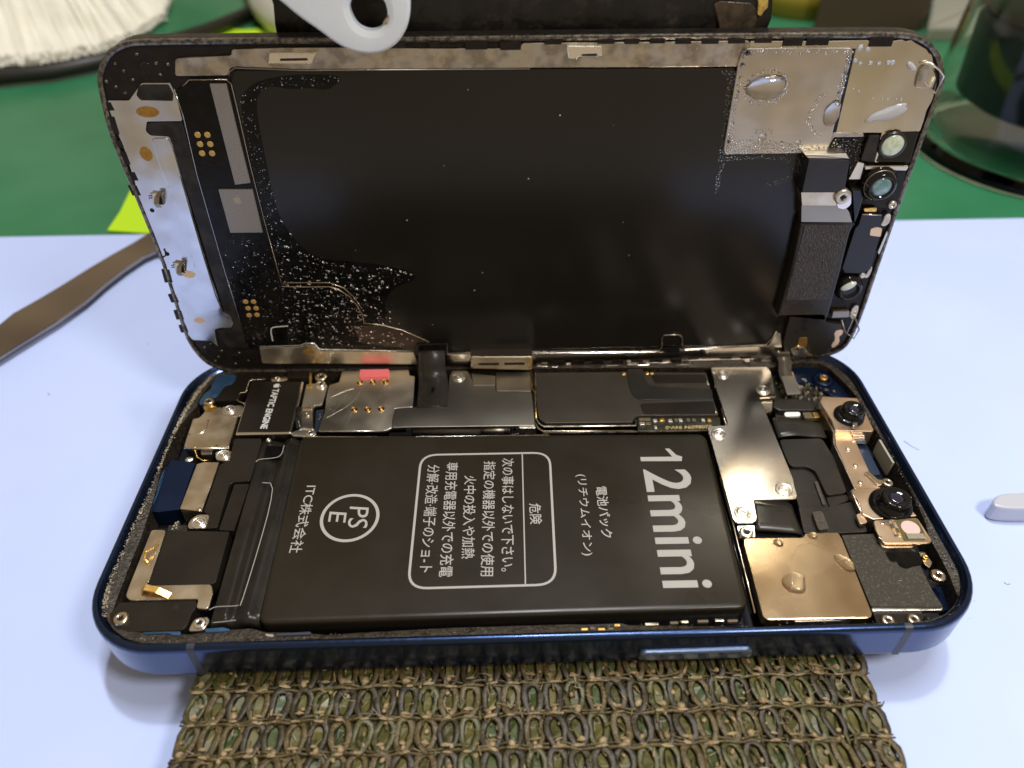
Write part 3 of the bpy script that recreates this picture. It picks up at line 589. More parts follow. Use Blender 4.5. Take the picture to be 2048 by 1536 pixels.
# ---- taptic engine
eng = pr('vibration_motor', [(12.43, 57.46), (22.78, 56.98), (22.96, 42.71), (12.9, 42.73)], -.75, 'steel', b=.25, r=.3, th=4.4, label='square motor with black top and white lettering')
prism('motor_label', [(12.69, 57.19), (22.31, 56.76), (22.58, 43.12), (13.11, 43.23)], -.7, .1, 'black', eng, b=.02, r=.1)
text('motor_lettering', 'TAPTIC ENGINE', [(17.18, 54.84)][0], [(17.12, 43.93)][0], [(18.45, 54.77)][0], -.7, 'print_white', eng, bold=.025)
def apple_logo(c, ux, uy, s, h, m, parent, pl):
    body_ = [(0, .30), (-.18, .38), (-.36, .33), (-.47, .15), (-.48, -.08), (-.38, -.34), (-.22, -.5), (-.1, -.5), (0, -.46), (.1, -.5), (.22, -.5), (.36, -.34), (.44, -.16), (.33, -.05), (.30, .08), (.34, .2), (.42, .27), (.30, .37), (.14, .37)]
    leaf = [(-.01, .42), (.02, .56), (.16, .68), (.17, .54), (.10, .45)]
    V = []; F = []
    for p in (chaikin(body_, 2), chaikin(leaf, 1)):
        p = ccw(p); k = len(V); V += [P3(pl, c[0] + s * (x * ux[0] + y * uy[0]), c[1] + s * (x * ux[1] + y * uy[1]), h) for x, y in p]; n = len(p); F.append(list(range(k, k + n)))
        V += [P3(pl, c[0] + s * (x * ux[0] + y * uy[0]), c[1] + s * (x * ux[1] + y * uy[1]), h - .04) for x, y in p]
        for i in range(n): F.append((k + n + i, k + n + (i + 1) % n, k + (i + 1) % n, k + i))
    return link('fruit_logo', V, F, m, parent)
apple_logo([(17.79, 55.71)][0], (-.02, -1), (1, 0), 1.25, -.665, 'print_white', eng, 'T')
screw([(19, 41.62)][0], -2.2, .5, body, cross=False, tall=1.0)
pr('motor_bracket', [(23.23, 56.49), (26.87, 56.95), (27.47, 55.72), (27.22, 50.48), (25.79, 50.26), (25.7, 48.92), (26.54, 44.33), (27.45, 42.91), (27.24, 42.05), (23.33, 42.3), (22.65, 43.07), (24.47, 44.27), (23.53, 49.52), (23.3, 55.06)], -1.1, 'steel_sim', b=.08, r=.4, th=.5, label='steel bracket between motor and card reader')
lathe('bracket_stud', [(.45, -1.2), (.45, -.85), (.3, -.8), (.25, -.95)], [(24.99, 47.67)][0], 'brass', body, n=16)
pr('bracket_fold', [(23.52, 49.69), (25.67, 49.67), (25.74, 49.02), (23.63, 49.09)], -.85, 'peach', th=.4, b=.12)
pr('bracket_fold', [(24.46, 44.42), (26.6, 44.41), (26.81, 43.71), (24.56, 43.86)], -.9, 'steel_bright', th=.4, b=.12)
tube('rubber_bumper', [P3('T', *p, -1.0) for p in [(23.07, 49.43), (23.41, 46.78), (24.15, 44.18)]], .55, 'rubber', body)
screw([(26.12, 56.09)][0], -.95, 1.0, body, tall=.4)
screw([(25.75, 58.69)][0], -1.4, 1.25, body, m='brass', tall=.5, label='brass screw half hidden at the hinge side')
screw([(26.4, 42.65)][0], -1.0, .75, body, tall=.35)
# ---- lower left corner of the photo's far side
pr('corner_panel', [(8.32, 60.04), (14.48, 59.7), (14.8, 58.65), (11.66, 58.55), (11.62, 55), (10.62, 54.89), (10.69, 52.66), (6.51, 52.65), (5.86, 53.37), (6.54, 55.03), (7.09, 57.3), (8.48, 57.83)], -1.5, 'black', b=.06, label='matte black corner panel beside the motor')
tube('panel_lip', line3('T', [(14.72, 58.69), (11.87, 58.54), (11.64, 57.91), (11.77, 54.89), (10.67, 54.78), (10.74, 52.55), (11.8, 51.96), (12.37, 51.53)], -1.5), .12, 'brass', body, n=6)
pr('blue_groove', [(3.49, 52.62), (3.88, 54.69), (4.86, 55.94), (4.51, 57.97), (5.35, 59.85), (7.12, 60.48), (8.74, 60.19), (8.98, 58.41), (8.5, 57.26), (7.24, 56.95), (7.03, 55.58), (6.6, 53.63), (5.25, 53.11), (4.77, 51.48), (3.84, 51.51)], -1.35, 'blue_pale', sm=2, label='pale wet blue groove curving round the corner')
pr('charge_port', [(3.89, 47.28), (5.01, 47.63), (5.47, 48.93), (5.65, 50.26), (8.45, 50.39), (9.54, 48.27), (12.14, 47.4), (12.48, 39.74), (4.38, 40), (4.23, 41.09)], -1.0, 'brass', b=.15, r=.3, th=2.6, label='scratched brass coloured charging port cover')
tube('port_emboss', line3('T', [(4.36, 43.21), (6.27, 43.2), (6.94, 43.93), (6.99, 45.19), (6.83, 46.95)], -.98, 1), .2, 'steel', body, n=8, flat=.6)
tube('port_lip', line3('T', [(4.39, 39.97), (12.46, 39.71)], -1.3), .22, 'steel_bright', body, n=8)
pr('screw_tab', [(8.5, 50.28), (12.18, 50.59), (12.86, 49.66), (12.7, 47.41), (9.4, 47.86)], -.85, 'steel', th=.4, r=.6)
pr('screw_tab', [(10.19, 38.88), (12.45, 39.33), (13.6, 38.29), (13.25, 36.52), (10.92, 36.74)], -1.2, 'steel', th=.4, r=.6)
screw([(10.2, 49.29)][0], -.8, 1.15, body, washer=True, tall=.35)
screw([(11.85, 37.92)][0], -1.15, 1.2, body, washer=True, tall=.45)
screw([(5.82, 51.59)][0], -1.2, 1.05, body, m='brass', tall=.8, label='tall brass screw at the end of the blue groove')
pr('gold_clip', [(4.87, 50.91), (7.39, 50.75), (7.92, 49.07), (6.07, 48.86), (5.22, 49.95)], -1.0, 'gold', th=.8, r=.2)
for p, m_ in zip([(6.31, 40.01), (10.14, 40.25)], ('gold', 'black_gloss')): lathe('port_pin', [(.3, -3), (.3, -1.2), (.15, -1.0)], p, m_, body, n=12)
tube('gold_wire', [P3('T', *p, z) for p, z in zip([(5.8, 40.6), (6.34, 39.62), (6.94, 38.41), (8.02, 37.9), (9, 38.1)], (-1.2, -1.6, -2, -2.4, -2.6))], .13, 'gold', body, n=6)
pr('port_block', [(6.9, 40.51), (9.18, 40.44), (9.4, 38.99), (7.51, 38.93)], -1.9, 'steel_dark', r=.2)
drops('solder_blob', [(*[(5.29, 38.36)][0], .7), (*[(5.78, 38.46)][0], .45)], -2.6, 'steel_bright', body, n=10, rings=4)
# ---- left column
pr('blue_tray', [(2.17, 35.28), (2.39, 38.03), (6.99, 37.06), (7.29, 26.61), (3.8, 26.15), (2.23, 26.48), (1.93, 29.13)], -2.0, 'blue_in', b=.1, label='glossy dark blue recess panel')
prism('blue_streak', [(2.05, 34.92), (2.37, 36.19), (2.8, 29.66), (2.75, 27.01), (2.22, 27.61)], -1.7, 1.5, 'blue_pale', body, b=.1)
pr('speaker_box', [(7.96, 35.67), (9.12, 36.14), (11.77, 35.96), (11.83, 34.84), (11.72, 25.07), (7.97, 25.73)], -.8, 'brass', b=.12, r=.15, th=3.2, label='narrow brass rectangle beside the blue panel')
lathe('rivet', [(.4, -.9), (.4, -.7), (.2, -.65)], [(11.23, 25.45)][0], 'brass', body, n=12)
pr('flex_plate', [(12.83, 41.99), (17.7, 41.84), (17.94, 41.04), (18, 35.88), (18, 31.71), (15.16, 31.5), (14.72, 30.96), (15.03, 21.86), (13.1, 21.73), (13.1, 24.56), (11.94, 25.16), (11.87, 35.75), (13.29, 36.68)], -1.1, 'black', b=.06, r=.5, label='black flexible board with a stepped edge')
pr('flex_plate', [(15.43, 31.22), (17.97, 31.23), (17.94, 28.88), (17.73, 21.34), (15.29, 21.55)], -1.3, 'black', b=.06, r=.3)
pr('pad', [(6.07, 24), (9.21, 23.9), (9.62, 22.5), (6.33, 22.47)], -2.8, 'pcb')
boxes('small_component', [(7.24, 23.81), (7.53, 24.2), (7.55, 24.03), (7.84, 24.41), (7.12, 23.26), (7.41, 23.64), (7.65, 22.83), (7.93, 23.21), (7.09, 22.65), (7.37, 23.03), (7.53, 23.39), (7.81, 23.77)], -3, -2.3, ['smd'])
pr('screw_tab', [(10.33, 23.8), (11.08, 24.68), (13.09, 24.61), (13.42, 21.77), (10.47, 21.81), (10.1, 22.7)], -1.1, 'steel', th=.4, r=.5)
screw([(11.86, 22.96)][0], -1.05, 1.2, body, washer=True, tall=.45)
pr('black_module', [(7.22, 21.4), (17.28, 20.9), (17.58, 11.52), (17.08, 11.11), (7.8, 11.23), (7.48, 11.6)], -.9, 'black', b=.08, label='matte black rectangle framed by the brass bracket')
br = pr('corner_bracket', [(4.78, 21.54), (7.08, 21.47), (7.46, 10.82), (7.78, 11.1), (17.12, 11.04), (17.72, 9.56), (17.71, 6.76), (15.93, 6.98), (15.88, 8.57), (5.8, 8.61), (4.94, 9.38), (4.85, 11.38)], -.75, 'brass', b=.1, r=.5, th=.5, label='brass bracket folded round the black module')
prism('bracket_ridge', [(6.67, 21.13), (7.28, 21.11), (7.69, 11.46), (7.18, 11.48)], -.55, .25, 'brass', br)
def strip3(name, pts, w_, m, parent, th=.12):
    V = []; F = []
    P = [Vector(p) for p in pts]
    for i, p in enumerate(P):
        t = (P[min(i + 1, len(P) - 1)] - P[max(i - 1, 0)]); t.z = 0; t.normalize(); s = Vector((-t.y, t.x, 0)) * w_ / 2; d = Vector((0, 0, th))
        V += [tuple(p + s), tuple(p - s), tuple(p - s - d), tuple(p + s - d)]
    for i in range(len(P) - 1):
        for j in range(4): F.append((i * 4 + j, i * 4 + (j + 1) % 4, i * 4 + 4 + (j + 1) % 4, i * 4 + 4 + j))
    F += [[3, 2, 1, 0], [(len(P) - 1) * 4 + j for j in range(4)]]
    return link(name, V, F, m, parent)
a = [(7.1, 9.84), (7.85, 10.12), (9.8, 9.67), (11.59, 9.08)]
strip3('leaf_spring', [(a[0][0], a[0][1], -.6), (a[1][0], a[1][1], .35), (a[2][0], a[2][1], .1), (a[3][0], a[3][1], -.55)], .95, 'gold', br)
a = [(6.97, 19.22), (6.6, 17.41), (5.73, 16.54), (5.9, 15.4), (6.42, 15.08)]
strip3('leaf_spring', [(a[0][0], a[0][1], -.6), (a[1][0], a[1][1], .1), (a[2][0], a[2][1], .3), (a[3][0], a[3][1], -.2), (a[4][0], a[4][1], -.5)], .28, 'gold', br)
pr('corner_panel', [(4.09, 8.58), (5.67, 8.62), (15.44, 8.68), (15.72, 7.35), (15.34, 6.57), (15.3, 4.69), (14.8, 3.73), (5.64, 3.7), (3.13, 6.06), (3.92, 7.94)], -1.2, 'black', b=.08, r=.8, label='matte black panel at the front left corner')
lathe('panel_hole', [(.45, -1.25), (.45, -1.19)], [(12.77, 7.58)][0], 'dark_hole', body, n=16)
screw([(5.49, 5.74)][0], -1.25, 1.15, body, m='brass', tall=.55)
pr('screw_tab', [(16.17, 5.48), (17.99, 5.65), (18.37, 4.97), (17.9, 3.47), (15.79, 3.43), (15.9, 4.4)], -1.0, 'steel', th=.4, r=.6)
screw([(17.14, 4.57)][0], -1.0, .9, body, tall=.4)
screw([(7.84, 2.72)][0], -1.9, .85, body, m='brass', tall=.6)
prism('blue_edge', [(17.94, 3.79), (20.61, 3.96), (21.67, 3.61), (21.36, 3.29), (18.3, 3.17)], -1.0, .8, 'blue_pale', body, b=.1)
prism('blue_edge', [(9.3, 3.56), (14.73, 3.5), (14.73, 2.86), (13.77, 2.85), (13.07, 3.23), (9.61, 3.23)], -1.0, .8, 'blue_pale', body, b=.1)
prism('ledge_clip', [(28.54, 2.67), (33.22, 2.79), (33.49, 2.33), (28.5, 2.27)], -.9, .6, 'antenna', body)
prism('ledge_clip', [(26.72, 2.73), (28.08, 2.55), (28.05, 2.13), (27.06, 2.27)], -.95, .6, 'smd', body)

# ---- tape fold beside the battery, with soft ridges
tp = [(17.9, 41.93), (25.18, 41.49), (25.31, 4.71), (18.39, 4.77)]
def tape_z(u, v):
    return -1.45 + .75 * math.exp(-((u - .74 - .05 * math.sin(v * 3)) / .15) ** 2) + .5 * math.exp(-((u - .2 - .1 * v) / .13) ** 2) * min(1, v * 2.5) - .45 * math.exp(-((u - .47 + .05 * v) / .1) ** 2) - .3 * max(0, 1 - v * 9)
sheetgrid('battery_tape', tp, tape_z, 'tape', body, nu=60, nv=24, th=2.5, label='wrinkled glossy black tape at the end of the battery')
def tline(p, r_=.07, m='print', h=-.78): return tube('adhesive_outline', [(x, y, h) for x, y in p], r_, m, body, n=5)
tline(chaikin([(22.31, 39.68), (22.32, 36.95), (20.73, 36.54), (18.5, 36.42), (18.16, 35.78)], 2, False))
tline(chaikin([(20.28, 30.94), (22.21, 30.76), (22.72, 25.88), (22.68, 17.93), (22.41, 9.08), (22.26, 7.2)], 1, False), .08)
tline(chaikin([(17.91, 6.65), (18.66, 7.19), (21.05, 7.16), (22.02, 7.27)], 1, False), .06)
tline(chaikin([(18.96, 4.56), (20.3, 4.65), (22.21, 4.85)], 1, False), .06)
prism('tape_window', [(19.09, 39.89), (22.25, 39.58), (22.24, 36.86), (19.2, 36.56)], -.98, .1, 'wet_black', body, b=.02)

# ---- battery
bt_poly = rnd(ccw([(24.82, 42.16), (98.12, 40.31), (96.49, 4.59), (25.35, 4.22)]), 1.8, 8)
BZ = -.85
def battery():
    V = []; F = []; n = len(bt_poly)
    prof = [(0, -5.2), (0, BZ - .7), (.07, BZ - .35), (.22, BZ - .13), (.5, BZ - .03), (.9, BZ)]
    for d, z in prof: V += [(x, y, z) for x, y in (inset(bt_poly, d) if d else bt_poly)]
    k = len(prof)
    for j in range(k - 1):
        for i in range(n): F.append((j * n + i, j * n + (i + 1) % n, (j + 1) * n + (i + 1) % n, (j + 1) * n + i))
    F.append([(k - 1) * n + i for i in range(n)]); F.append([n - 1 - i for i in range(n)])
    o = link('battery', V, F, 'battery', body); o.data.polygons.foreach_set('use_smooth', [True] * (len(F) - 2) + [False, False]); return o
bat = battery(); bat['label'] = 'large black battery printed with 12mini'
BT = BZ + .01
def btext(s, o, x, y, bold=0, nm='lettering'): return text(nm, s, o, x, y, BT, 'print', bat, bold=bold)
btext('2mini', [(85.31, 31.92)][0], [(84.53, 8.17)][0], [(93.28, 31.83)][0], .012)
prism('lettering', [(85.3, 34.83), (90.91, 34.74), (90.46, 35.75), (89.98, 36.69), (90.73, 36.75), (91.16, 36.03), (91.7, 35.13), (92.64, 34.69), (92.37, 33.65), (85.25, 33.85)], BT + .03, .03, 'print', bat, b=0, r=0)
btext('電池パック', [(76.65, 28.32)][0], [(76.4, 17.71)][0], [(78.56, 28.31)][0], .01)
btext('(リチウムイオン)', [(73.5, 31.13)][0], [(72.95, 14.43)][0], [(75.41, 31.12)][0], .005)
btext('危険', [(65.27, 25.02)][0], [(65.29, 20.72)][0], [(67.26, 25.01)][0], .008)
btext('次の事はしないで下さい。', [(61.04, 35.31)][0], [(60.43, 11.94)][0], [(63.15, 35.24)][0], .005)
btext('指定の機器以外での使用', [(57.87, 34.7)][0], [(57.31, 11.21)][0], [(59.97, 34.63)][0], .005)
btext('火中の投入や加熱', [(54.54, 31.47)][0], [(54.37, 14.45)][0], [(56.6, 31.4)][0], .005)
btext('専用充電器以外での充電', [(51.33, 34.63)][0], [(51.01, 11.25)][0], [(53.47, 34.56)][0], .005)
btext('分解·改造·端子のショ-ト', [(48.14, 34.19)][0], [(47.96, 12.17)][0], [(50.27, 34.12)][0], .005)
btext('ITC株式会社', [(27.84, 30.08)][0], [(27.5, 16.38)][0], [(29.83, 30.02)][0], .005)
btext('PS', [(35.83, 25.32)][0], [(36.02, 21.04)][0], [(39.02, 24.98)][0], .0)
btext('E', [(32.68, 24.36)][0], [(32.72, 22.31)][0], [(35.51, 24.02)][0], .0)
def outline(name, p, w_, closed=True, parent=bat, m='print', h=BT, pl='T', th=.03):
    n = len(p); V = []; F = []
    if closed:
        po, pi = inset(p, -w_ / 2), inset(p, w_ / 2)
        for ring, z in ((po, h), (po, h + th), (pi, h + th), (pi, h)): V += [P3(pl, x, y, z) for x, y in ring]
        for j in range(4):
            for i in range(n): F.append((j * n + i, j * n + (i + 1) % n, ((j + 1) % 4) * n + (i + 1) % n, ((j + 1) % 4) * n + i))
        return link(name, V, F, m, parent)
    for i in range(n):
        t = (Vector(p[min(i + 1, n - 1)]) - Vector(p[max(i - 1, 0)])).normalized(); s = Vector((-t.y, t.x)) * w_ / 2
        for q, z in ((Vector(p[i]) + s, h), (Vector(p[i]) + s, h + th), (Vector(p[i]) - s, h + th), (Vector(p[i]) - s, h)): V.append(P3(pl, q.x, q.y, z))
    for i in range(n - 1):
        for j in range(4): F.append((i * 4 + j, i * 4 + (j + 1) % 4, i * 4 + 4 + (j + 1) % 4, i * 4 + 4 + j))
    return link(name, V, F, m, parent)
outline('warning_border', rnd(ccw([(46.95, 36.48), (69.4, 36.32), (68.57, 9.47), (46.61, 9.44)]), 2.9, 8), .22)
outline('border_divider', [(64.65, 36.31), (64.06, 9.54)], .2, False)
pc = [(36.1, 22.96), (40.54, 22.82), (31.72, 23), (35.49, 27.6), (36.69, 18.52)]
outline('mark_circle', [((pc[1][0] + pc[2][0]) / 2 + (pc[1][0] - pc[2][0]) / 2 * math.cos(t * math.pi / 24), (pc[3][1] + pc[4][1]) / 2 + (pc[3][1] - pc[4][1]) / 2 * math.sin(t * math.pi / 24)) for t in range(48)], .3)

for k, (a_, h_) in enumerate((([(98.95, 35.85), (98.31, 29.43), (98.05, 19.86), (97.2, 4.01)], -1.3), ([(98.49, 36.24), (97.82, 29.24), (97.63, 20.18), (96.84, 4.27)], -2.0))):
    tube('battery_rail', line3('T', a_, h_), .14 + .04 * k, ('brass', 'black_gloss')[k], body, n=6)
# ---- gold and pale bits on the front ledge
def ledgebit(p, w_, m, z=-1.0, l_=.4): box('ledge_contact', p[0], p[1] - l_ / 2, z - .5, p[0] + w_, p[1] + l_ / 2, z, m, body, b=.08, r=.1)
for p, w_, m_ in zip([(71.65, 2.04), (72.95, 2.16), (74.07, 1.97), (75.51, 2), (76.43, 2.53), (80.89, 2.55), (84.51, 2.67), (86.12, 2.78), (88.5, 2.79), (91.05, 2.87), (92.83, 2.73)], (1.0, .7, 1.0, .8, .9, 2.0, 1.2, 1.1, 1.6, 1.3, 1.5), ('gold', 'smd2', 'gold', 'smd2', 'gold', 'brass', 'smd2', 'brass', 'smd2', 'brass', 'smd2')): ledgebit(p, w_, m_)
prism('ledge_pocket', [(70.82, 2.3), (71.96, 2.9), (77.72, 2.96), (78.86, 2.45), (77.87, 1.53), (72.17, 1.48)], -1.28, .3, 'dark_hole', body)
# side button and antenna bands
V, F = [], []
bx = rnd([(79.9, -5.6), (96.3, -5.6), (96.3, -3.4), (79.9, -3.4)], 1.0, 6)
V = [(x, .3, z) for x, z in bx] + [(x, -.45, z - (.12 if z > -4.2 else 0)) for x, z in bx] + [(x, -.66, z - (.12 if z > -4.2 else 0)) for x, z in inset(bx, .2)]; n = len(bx)
F = [(i, (i + 1) % n, n + (i + 1) % n, n + i) for i in range(n)] + [(n + i, n + (i + 1) % n, 2 * n + (i + 1) % n, 2 * n + i) for i in range(n)] + [[2 * n + i for i in range(n)], [n - 1 - i for i in range(n)]]
link('side_button', V, F, mat('glossy_blue_button', (.12, .17, .28), .22, .8, coat=1), body)['label'] = 'long raised blue side button on the front edge'  # highlight streak put into the colour: base paler than the frame's blue
for x0 in (16.6, 117.4):
    V = []; pr_ = [(-.012, -7.0), (-.012, -.95), (.07, -.49), (.27, -.155), (.57, -.015), (.95, .014)]
    for y, z in pr_: V += [(x0, y, z), (x0 + 1.1, y, z)]
    link('antenna_band', V, [(2 * i, 2 * i + 1, 2 * i + 3, 2 * i + 2) for i in range(5)], 'antenna', body)

# ================================================================== display assembly (stands upright)
disp = empty('display_assembly', (65.75, HY, 1), 'display lifted upright behind the body showing its wet black back', 'phone display')
def lp(name, p, d, m, th=None, **k): return prism(name, p, d, th if th else .5, m, disp, pl='L', **k)
lid = chaikin(ccw([(1.65, 55.55), (2.19, 56.94), (3.28, 58.65), (4.84, 60.18), (6.68, 61.13), (8.56, 61.6), (10.74, 61.67), (19.21, 61.68), (48.85, 61.59), (84.01, 61.61), (120.44, 61.45), (122.91, 61.25), (125.08, 60.63), (127.02, 59.47), (128.77, 57.64), (130.09, 55.4), (130.6, 53.65), (130.54, 42.85), (131.01, 22.72), (131.43, 9.69), (131.15, 4.06), (130.49, 1.55), (128.89, 0.04), (126.06, -0.8), (101.76, -1.85), (61.16, -2.06), (30.99, -2.02), (9.1, -1.68), (6.44, -1.21), (3.83, 0.16), (2.27, 2.39), (1.39, 5.17), (0.99, 8.11), (1.43, 19.41), (1.66, 25.41), (0.96, 40.71), (0.6, 47.72)]), 1)
prism('display_frame', lid, 0, 2.3, 'lid_plastic', disp, pl='L', r=0, b=.15, label='black plastic display frame with rounded corners')
ringprism('bezel', lid, inset(lid, .75), .5, 1.2, 'bezel', disp, 'L', b=.12)
prism('cover_glass', inset(lid, .25), -2.32, .7, 'black_gloss', disp, pl='L', r=0)
film_p = [(22.5, 57.15), (97.32, 56.58), (97.91, 55.91), (98.25, 43.33), (115.81, 42.88), (116.29, 41.75), (112.22, 40.76), (113.32, 29.57), (115.14, 8.86), (116.18, 2.67), (97.43, 2.9), (50.86, 2.73), (31.77, 3.11), (21.36, 4.88), (20.55, 6.63), (21.61, 18.95), (21.29, 32.39), (21.22, 42.68), (21.38, 52.85), (21.48, 55.4)]
lp('screen_back', film_p, .3, 'screen', th=.3, b=.05, r=.4, label='large matte black back of the screen')
wet = [(22.05, 52.77), (23.64, 54.42), (25.24, 55.51), (28.98, 56.27), (33.49, 56.51), (37.91, 56.23), (37.78, 55.35), (35.68, 53.96), (33.13, 54.52), (30.06, 54.18), (27.21, 54.97), (25.25, 53.87), (24.36, 51.59), (24.07, 46.82), (23.88, 38.19), (23.98, 33.5), (25.33, 29.14), (27.27, 26.1), (29.54, 24.52), (34.74, 23.79), (39.11, 23.17), (43.04, 22.35), (44.95, 21.68), (45.96, 20.8), (45.86, 19.73), (44.42, 18.89), (42.34, 18.17), (40.71, 16.66), (39.88, 14.2), (40.24, 10.72), (36.48, 9.39), (22.38, 5.13), (20.89, 6.4), (21.8, 18.96), (21.47, 32.41), (21.39, 42.69)]
wp = prism('wet_band', chaikin(wet, 2), .33, .03, 'wet_black', disp, pl='L', r=0, b=.01, label='darker wet band along the screen back edge')
# top strip and its teeth
lp('top_strip', [(14.27, 59.03), (22.58, 59.36), (22.78, 60.2), (29.84, 60.33), (40.01, 60.28), (51.67, 60), (64.9, 59.85), (65.19, 60.62), (84.05, 60.54), (98.88, 60.58), (99.65, 56.84), (84.48, 56.92), (32.17, 57.24), (22.7, 57.79), (21.79, 57.37), (21.43, 56.5), (13.53, 56.53)], .5, 'steel_dirty', th=.4, b=.08, r=.5, label='stained steel strip along the top edge')
TEETH_TOP = [(40.13, 61.06), (42.55, 60.12), (45.93, 60.99), (48.17, 60.13), (51.6, 60.93), (53.14, 60.07), (56.85, 60.87), (60.11, 59.78), (61.96, 60.81), (65.04, 59.65), (68.48, 61.01), (71, 60.36), (76.27, 60.92), (78.82, 60.34), (80.24, 60.95), (82.45, 60.29), (84, 60.91), (86.29, 60.32), (87.76, 60.93), (90.17, 60.2), (91.69, 60.89), (94.26, 60.16), (95.62, 60.84), (98.2, 60.18), (99.55, 60.87), (102.15, 60.21), (103.79, 60.82), (106.82, 59.73), (107.3, 60.78), (110.71, 59.76), (116.76, 60.82), (120.34, 59.5)]
TEETH_BOT = [(71.68, -0.06), (74.04, -1.3), (75.69, -0.04), (78.08, -1.41), (79.6, -0.01), (81.92, -1.38), (83.63, -0.12), (85.97, -1.49), (87.45, -0.09), (89.92, -1.47), (91.27, -0.07), (93.86, -1.44), (95.31, -0.18), (97.72, -1.42), (99.12, -0.02), (101.16, -1.38), (105.37, 0.07), (107.83, -1.17), (109.41, 0.1), (111.69, -1.14)]
TEETH_LEFT = [(2.12, 52.75), (2.34, 51.44), (1.94, 50.52), (1.79, 47.66), (1.61, 46.69), (1.68, 45.54), (1.77, 44.88), (1.82, 42.69), (2.02, 41.4), (2.18, 39.91), (1.56, 39.04), (1.71, 37.25), (2.02, 22.85), (1.81, 20.1), (1.57, 17.49), (1.68, 15.71), (1.52, 13.9), (1.47, 11.83), (1.43, 10.42), (1.43, 8.76)]
for lst in (TEETH_TOP, TEETH_BOT):
    for i in range(0, len(lst), 2):
        (a, b_), (c_, d_) = lst[i], lst[i + 1]; lp('adhesive_tab', [(a, d_), (c_, d_), (c_, b_), (a, b_)], .56, 'lid_plastic', th=.4, b=.03, r=.08)
for i in range(0, len(TEETH_LEFT), 2):
    (a, b_), (c_, d_) = TEETH_LEFT[i], TEETH_LEFT[i + 1]; lp('adhesive_tab', [(a - .9, b_), (a + .55, b_), (c_ + .55, d_), (c_ - .9, d_)], .42, 'lid_plastic', th=.3, b=.03, r=.05)
# step line below the strip
tube('film_edge', line3('L', [(21.41, 56.43), (21.72, 57.08), (22.65, 57.57), (32.14, 57.09), (66.41, 56.89)], .45), .10, 'steel_dark', disp, n=6)
def clip(c, slot, d0, d1, label):
    o = lp('steel_clip', c, d1, 'steel_bright', th=d1 - .2, b=.12, r=.25, label=label)
    prism('clip_slot', slot, d1 + .01, .1, 'dark_hole', o, pl='L', b=.01, r=.15); return o
clip([(28.3, 59.87), (35.25, 59.85), (34.23, 58.17), (27.82, 58.32)], [(29.73, 59.08), (33.73, 59.1), (33.74, 58.74), (29.65, 58.72)], .5, 1.2, 'pale steel clip near the top left corner')
clip([(71.68, 60.34), (76.9, 60.28), (77.01, 58.79), (73.46, 58.69), (73.33, 58.41), (72.07, 58.42)], [(73.95, 59.18), (76.24, 59.23), (76.34, 58.87), (73.97, 58.9)], .5, 1.2, 'bright clip in the middle of the top strip')
# left silver plate
lp('silver_plate', [(2.3, 52.99), (5.52, 52.95), (8.24, 55.53), (12.45, 55.48), (12.63, 54.59), (12.73, 52.39), (12.63, 49.67), (7.18, 49.67), (6.52, 48.09), (7.01, 47.44), (9.82, 47.23), (9.95, 45.84), (9.81, 40.76), (9.62, 31.62), (9.45, 22.07), (9.64, 13.37), (10.83, 12.19), (10.9, 10.55), (10.2, 9.62), (8.33, 9.67), (7.02, 9.34), (6.74, 6.82), (6.68, 5.1), (5.54, 6.6), (2.19, 6.93), (1.66, 8.4), (1.89, 10.53), (1.65, 14.81), (1.72, 19.35), (1.75, 23.28), (1.67, 30.81), (1.77, 37.35), (2.02, 39.84), (2.23, 45.22), (2.09, 48.24), (2.07, 50.61), (2.08, 52.16)], .4, 'steel_silver', th=.35, b=.06, r=.3, label='silver plate down the left edge of the display')
lp('dark_window', [(7.63, 55.04), (8.38, 55.36), (12.17, 55.31), (12.51, 53.88), (12.08, 52.78), (7.28, 52.96), (6.87, 53.74)], .43, 'wet_brown', th=.1, b=.02)
lp('raised_pad', [(7.03, 47.04), (9.68, 47.08), (9.91, 45.76), (9.63, 36.22), (9.4, 25.62), (9.37, 17.12), (9.66, 13.97), (7.71, 13.56), (6.85, 13.81), (6.79, 16.29), (6.99, 20.66), (7.24, 23.81), (7.28, 28.87), (7.36, 35.53), (7.07, 40.03), (6.91, 42.63)], .62, 'steel_silver', th=.3, b=.12, r=.6, label='raised silver rib')
lp('channel_film', [(7.24, 49.47), (12.56, 49.55), (12.29, 40.49), (12.14, 22.26), (12.32, 4.62), (8.35, 4.98), (7.35, 8.9), (10.59, 9.77), (11.08, 11.41), (9.85, 13.18), (9.91, 45.8), (9.93, 47.19), (7.14, 47.47), (6.65, 48.13)], .36, 'wet_brown', th=.3, b=.03, r=.2)
for p, w_, h_, m_ in zip([(7.75, 51.17), (5.37, 44.44), (4.81, 11.56), (5.74, 21.76), (23.86, 3.57), (126.79, 49.65)], (1.75, .95, 1.05, 1.1, 1.15, .75), (.85, 1.2, .62, .75, .55, 1.15), ('orange', 'orange', 'orange_pale', 'orange_pale', 'orange', 'orange')):
    lp('alignment_dot', [(p[0] + w_ * math.cos(t * math.pi / 12), p[1] + h_ * math.sin(t * math.pi / 12)) for t in range(24)], .46 if p[0] < 20 or p[0] > 100 else .56, m_, th=.1, b=.01, r=0)
for p in [(3.19, 34.51)]: lathe('black_dot', [(.38, .3), (.38, .43)], p, 'dark_hole', disp, 'L', n=14)
for p in [(3.13, 26.06)]: lathe('black_dot', [(.42, .3), (.42, .43)], p, 'dark_hole', disp, 'L', n=14)
q = [(2.92, 27.07), (3.07, 25.86), (2.14, 25.37)]; tube('black_hair', [P3('L', *p, .46) for p in q], .15, 'dark_hole', disp, n=5)
